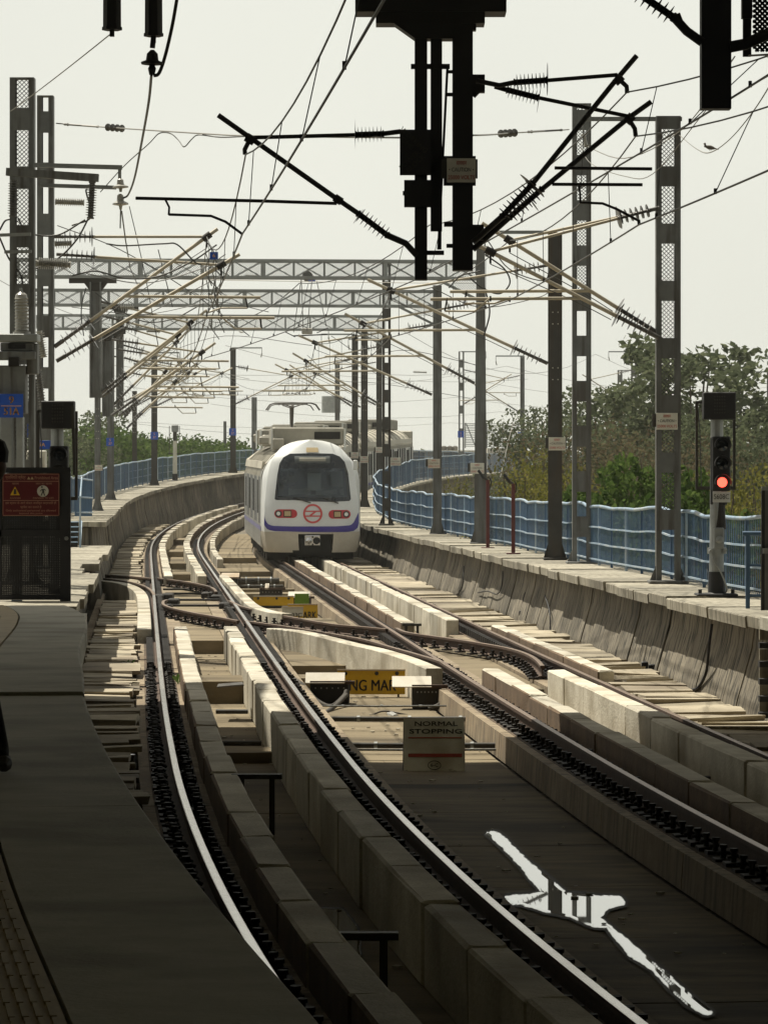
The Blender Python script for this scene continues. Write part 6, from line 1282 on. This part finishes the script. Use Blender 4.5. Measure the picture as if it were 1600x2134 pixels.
me = bpy.data.meshes.new('body'); me.from_pydata(J, E, []); ob = link('body', me, root); ob.modifiers.new('skin', 'SKIN').use_smooth_shade = True; ob.modifiers.new('sub', 'SUBSURF').levels = 1
for v, r_ in zip(me.skin_vertices[0].data, rad): k_ = 1.32 if r_[0] > .025 else 1.1; v.radius = (r_[0] * k_, r_[1] * k_)
me.skin_vertices[0].data[0].use_root = True
dg = bpy.context.evaluated_depsgraph_get(); bm_ = bpy.data.meshes.new_from_object(ob.evaluated_get(dg)); ob.modifiers.clear(); ob.data = bm_; bm_.materials.clear()
for q in ('cloth_dark', 'skin'): bm_.materials.append(MATS[q])
for pl in bm_.polygons: pl.material_index = 1 if pl.center.z > 1.58 or (.62 < pl.center.z < .90 and abs(pl.center.x) > .145) else 0; pl.use_smooth = True
for sx in (-.11, .285): obj('shoe', MB().lathe(pp + Vector((sx, .10, .045)), pp + Vector((sx + .04, -.19, .03)), [(0, .035), (.3, .05), (.75, .048), (1, .015)], 10), 'ink', root)
obj('hair', MB().lathe(pp + Vector((.21, .02, 1.81)), pp + Vector((.21, .02, 1.975)), [(0, .112), (.4, .118), (.75, .095), (1, .03)], 14), 'ink', root)
for sx in (-.03, .03): obj('eye', MB().lathe(pp + Vector((.21 + sx, -.108, 1.80)), pp + Vector((.21 + sx, -.125, 1.80)), [(0, .011), (1, .006)], 8), 'ink', root)
obj('mouth', MB().box(pp + Vector((.19, -.105, 1.715)), (.045, .012, .008)), 'ink_red', root)
# ------------------------------------------------------------------ trees, shrubs, far buildings
rng = np.random.default_rng(5)
def leaves(centres, n, size, spread, mb, droop=.3):
    for c in centres:
        k = int(n * R(.7, 1.3)); d = rng.normal(size=(k, 3)); d /= np.linalg.norm(d, axis=1)[:, None]; rad = spread * rng.uniform(.35, 1, k) ** .6; p = np.array(c) + d * rad[:, None] * np.array([1, 1, .75])
        a = rng.normal(size=(k, 3)); a /= np.linalg.norm(a, axis=1)[:, None]; b = np.cross(a, rng.normal(size=(k, 3))); b /= np.linalg.norm(b, axis=1)[:, None]; a[:, 2] *= (1 - droop); s = size * rng.uniform(.6, 1.3, k)[:, None]
        q = np.stack([p - a * s * .5, p + b * s * .28 + a * s * .1, p + a * s * .6, p - b * s * .28 + a * s * .1], 1).reshape(-1, 3); o = len(mb.v); mb.v.extend(map(tuple, q)); mb.f.extend([(o + 4 * i, o + 4 * i + 1, o + 4 * i + 2, o + 4 * i + 3) for i in range(k)])
    mb.sm = [False] * len(mb.f)
def tree_mesh(h, rx, rz, nc, nl, size, spread, seed, limbs=9, leafm='leaf_dark', base=.38):
    random.seed(seed); tr = MB(); tr.tube(catmull([(0, 0, 0), (R(-.2, .2), R(-.2, .2), h * .3), (R(-.4, .4), R(-.4, .4), h * .6), (R(-.3, .3), 0, h * .85)], 4), [.32 * h / 14 * (1 - .8 * i / 12) for i in range(13)], 8)
    cs = []
    for i in range(nc):
        a, r_, zf = R(0, 2 * math.pi), math.sqrt(R(0, 1)), R(-1, 1); zz_ = h * (1 - rz / h) + zf * rz; rr = rx * r_ * math.sqrt(max(.05, 1 - zf * zf * .85)) * R(.75, 1.12); cs.append((rr * math.cos(a), rr * math.sin(a), zz_ + R(-.3, .3)))
    for c in cs[:limbs * 3:1][:limbs * 2]: st = h * R(base, .62); tr.tube([(0, 0, st), (c[0] * .45, c[1] * .45, st + (c[2] - st) * .55), c], [.10 * h / 14, .06 * h / 14, .02], 5)
    lf = MB(); leaves(cs, nl, size, spread, lf); return tr.mesh('trunk', 'trunk'), lf.mesh('crown', leafm)
TM = {'big': tree_mesh(15, 4.8, 5.0, 95, 90, .34, .75, 11), 'round': tree_mesh(12, 4.4, 3.8, 105, 125, .21, .75, 12), 'tall': tree_mesh(14, 3.4, 4.6, 95, 125, .21, .7, 13), 'dry': tree_mesh(11, 4.0, 3.2, 110, 40, .15, .9, 14, 30, 'leaf_dry'), 'fresh': tree_mesh(8, 1.9, 1.7, 60, 60, .19, .36, 15, 16, 'leaf_fresh'), 'olive': tree_mesh(9, 2.2, 2.4, 90, 40, .13, .6, 16, 26, 'leaf_olive'), 'hedge': tree_mesh(10, 4.2, 2.2, 110, 110, .24, .9, 17, 8, 'leaf_fresh')}
random.seed(21)
def tree(kind, x, ytop, Y, label, sx=1.0, group=None, name='tree'):
    top = U(x, ytop, Y); hgt = {'big': 15, 'round': 12, 'tall': 14, 'dry': 11, 'fresh': 8, 'olive': 9, 'hedge': 10}[kind]; f = (top.z + 9) / hgt
    root = empty(name, Vector((top.x, Y, -9)), label, 'tree', group)
    for nm, me_ in zip(('trunk', 'crown'), TM[kind]): o = link(nm, me_, root)
    root.scale = (f * sx, f * sx, f); root.rotation_euler = (0, 0, R(0, 6.28)); return root
gr = 'trees beyond the right hand fence'
tree('big', 1445, 728, 135, 'tallest tree with large clustered leaves behind the tall lattice mast', 1.0, gr)
tree('round', 1250, 826, 150, 'round dark tree behind the anchor mast', .85, gr); tree('tall', 1345, 805, 170, 'dark tree between the two far lattice masts', .9, gr)
tree('round', 1560, 830, 138, 'dark tree behind the red signal at the right edge', 1.0, gr); tree('round', 1130, 862, 165, 'grey green tree left of the dark brown mast', .7, gr)
tree('tall', 1640, 860, 150, 'tree cut by the right edge', .9, gr); tree('round', 1400, 860, 150, 'dark tree filling in behind the tall lattice mast', .9, gr); tree('round', 1500, 880, 120, 'lower dark tree left of the red signal', .8, gr); tree('tall', 1190, 880, 170, 'slender tree far behind the anchor mast', .8, gr)
tree('dry', 1265, 905, 118, 'brown half dry tree behind the right hand fence', .95, gr); tree('dry', 1170, 925, 112, 'brown bare twigged tree left of the anchor mast', .75, gr); tree('dry', 1400, 930, 112, 'brown dry tree right of the tall lattice mast', .8, gr); tree('dry', 1330, 920, 122, 'dry tree between the lattice masts', .8, gr); tree('dry', 1500, 945, 108, 'dry shrubby tree below the red signal', .7, gr)
for x, y, Y, lab in ((1272, 980, 84, 'bright green broad leaved bush over the fence, left one'), (1345, 985, 80, 'bright green broad leaved bush left of the tall lattice mast'), (1300, 1000, 82, 'low bright bush between two others over the fence'), (1425, 990, 76, 'bright green bush right of the tall lattice mast'), (1395, 1005, 78, 'low bright green bush behind the tall lattice mast')): tree('fresh', x, y, Y, lab, .62, 'bushes over the right hand fence', 'bush')
for x, y, Y, lab in ((1085, 990, 96, 'yellowish thin shrub above the red posts'), (1120, 960, 104, 'yellowish shrub left of the dark brown mast'), (1190, 1000, 92, 'yellowish shrub behind the anchor mast'), (950, 1015, 140, 'small yellowish shrub poking over the fence far along'), (1540, 1010, 84, 'grey green shrub behind the fence at the right edge'), (1480, 1020, 80, 'olive shrub behind the signal post'), (1595, 1000, 90, 'olive shrub at the right frame edge')): tree('olive', x, y, Y, lab, .62, 'shrubs over the right hand fence', 'shrub')
gl_ = 'trees beyond the left hand fence'
tree('round', 172, 868, 190, 'green tree right of the left signal', .75, gl_); tree('round', 120, 880, 175, 'green tree behind the left signal and gate', .8, gl_); tree('round', 60, 890, 165, 'green tree at the left edge behind the transformer', .9, gl_)
for x, y, Y, lab in ((250, 925, 205, 'bright green treetop left of the slim mast'), (300, 934, 215, 'bright green treetop between the two fence masts'), (345, 938, 225, 'bright green treetop right of the fence mast'), (395, 935, 215, 'bright green treetop right of the far signal'), (440, 940, 220, 'bright green treetop left of the far mast'), (490, 938, 230, 'bright green treetop beside the train roof'), (215, 915, 185, 'green treetop left of the blue plated mast')): tree('hedge', x, y, Y, lab, .8, gl_)
# a far wood closes the horizon behind everything
m = MB(); cs = []
for i in range(420): a = R(-.5, .5); D = R(420, 900); cs.append((D * math.sin(a), D * math.cos(a), -9 + R(0, 9) * D / 600))
leaves(cs, 46, 2.6, 8.0, m); obj('far_wood', m, 'leaf_dark', kind='stuff', label='far wood along the horizon')
# buildings beyond the curve
def bld(name, label, x0, x1, y0, y1, Y, dep, mat='build_white', foot=-9):
    a, b = U(x0, y1, Y), U(x1, y0, Y); root = empty(name, Vector(((a.x + b.x) / 2, Y, foot)), label, 'building'); obj('wall', MB().box(((a.x + b.x) / 2, Y + dep / 2, (foot + b.z) / 2), (b.x - a.x, dep, b.z - foot)), mat, root); return root, a, b
r_, a, b = bld('shed', 'low white shed with a thin flat roof beyond the fence', 838, 1050, 942, 985, 250, 8)
obj('roof', MB().box(((a.x + b.x) / 2, 253.5, b.z + .06), (b.x - a.x + .6, 9, .12)), 'build_white', r_)
for x0, x1 in ((853, 884), (912, 966), (970, 1008)): p, q = U(x0, 975, 249.9), U(x1, 944, 249.9); obj('window', MB().box(((p.x + q.x) / 2, 249.95, (p.z + q.z) / 2), (q.x - p.x, .1, q.z - p.z)), 'build_grey', r_)
for x in (925, 937, 948): obj('roof_tank', MB().lathe(U(x, 940, 251), U(x, 929, 251), [(0, .2), (.8, .22), (1, .1)], 8), 'build_grey', r_)
r_, a, b = bld('shed', 'white parapet building under the louvred screen', 1015, 1095, 934, 985, 245, 7)
lv = empty('louvre_screen', U(1020, 932, 243), 'grey louvred screen standing on the white building', 'screen')
for i in range(14): y = 883 + i * 3.6; obj('slat', MB().bar(U(969, y, 243), U(1082, y + .5, 243), .06, .05), 'galv', lv)
for x in (969, 1014, 1047, 1080): obj('post', MB().bar(U(x, 934, 243.1), U(x, 881, 243.1), .09, .09), 'galv', lv)
obj('stay', MB().bar(U(971, 882, 243.1), U(990, 930, 243.1), .07), 'galv', lv); obj('panel', MB().box(U(1060, 907, 242.9), (.4, .1, .4)), 'steel_dark', lv)
obj('chimney', MB().lathe(U(690, 860, 320) , U(690, 826, 320), [(0, .9), (1, .9)], 12), 'galv', label='pale cylindrical tank far behind the train roofs', cat='tank')
r_, a, b = bld('pump_house', 'dark wall block beyond the curve left of the white shed', 800, 862, 948, 985, 240, 4, 'build_grey')
obj('fence_stay', MB().bar(U(1068, 880, 160), U(1042, 995, 150), .025), 'wire_lit', label='thin pale leaning rod by the louvred screen', cat='rod')
# haze: thin bright air round everything
hz = bpy.data.materials.new('haze'); hz.use_nodes = True; N, L_ = hz.node_tree.nodes, hz.node_tree.links
for n in list(N): N.remove(n)
vo = N.new('ShaderNodeVolumePrincipled'); vo.inputs['Color'].default_value = (.95, .94, .86, 1); vo.inputs['Density'].default_value = HAZE; vo.inputs['Anisotropy'].default_value = .2
ho = N.new('ShaderNodeOutputMaterial'); L_.new(vo.outputs[0], ho.inputs['Volume']); MATS['haze'] = hz
if HAZE: obj('haze', MB().box((0, 435, 2.5), (1300, 1000, 25)), 'haze', kind='stuff', label='thin pale haze over the whole scene')
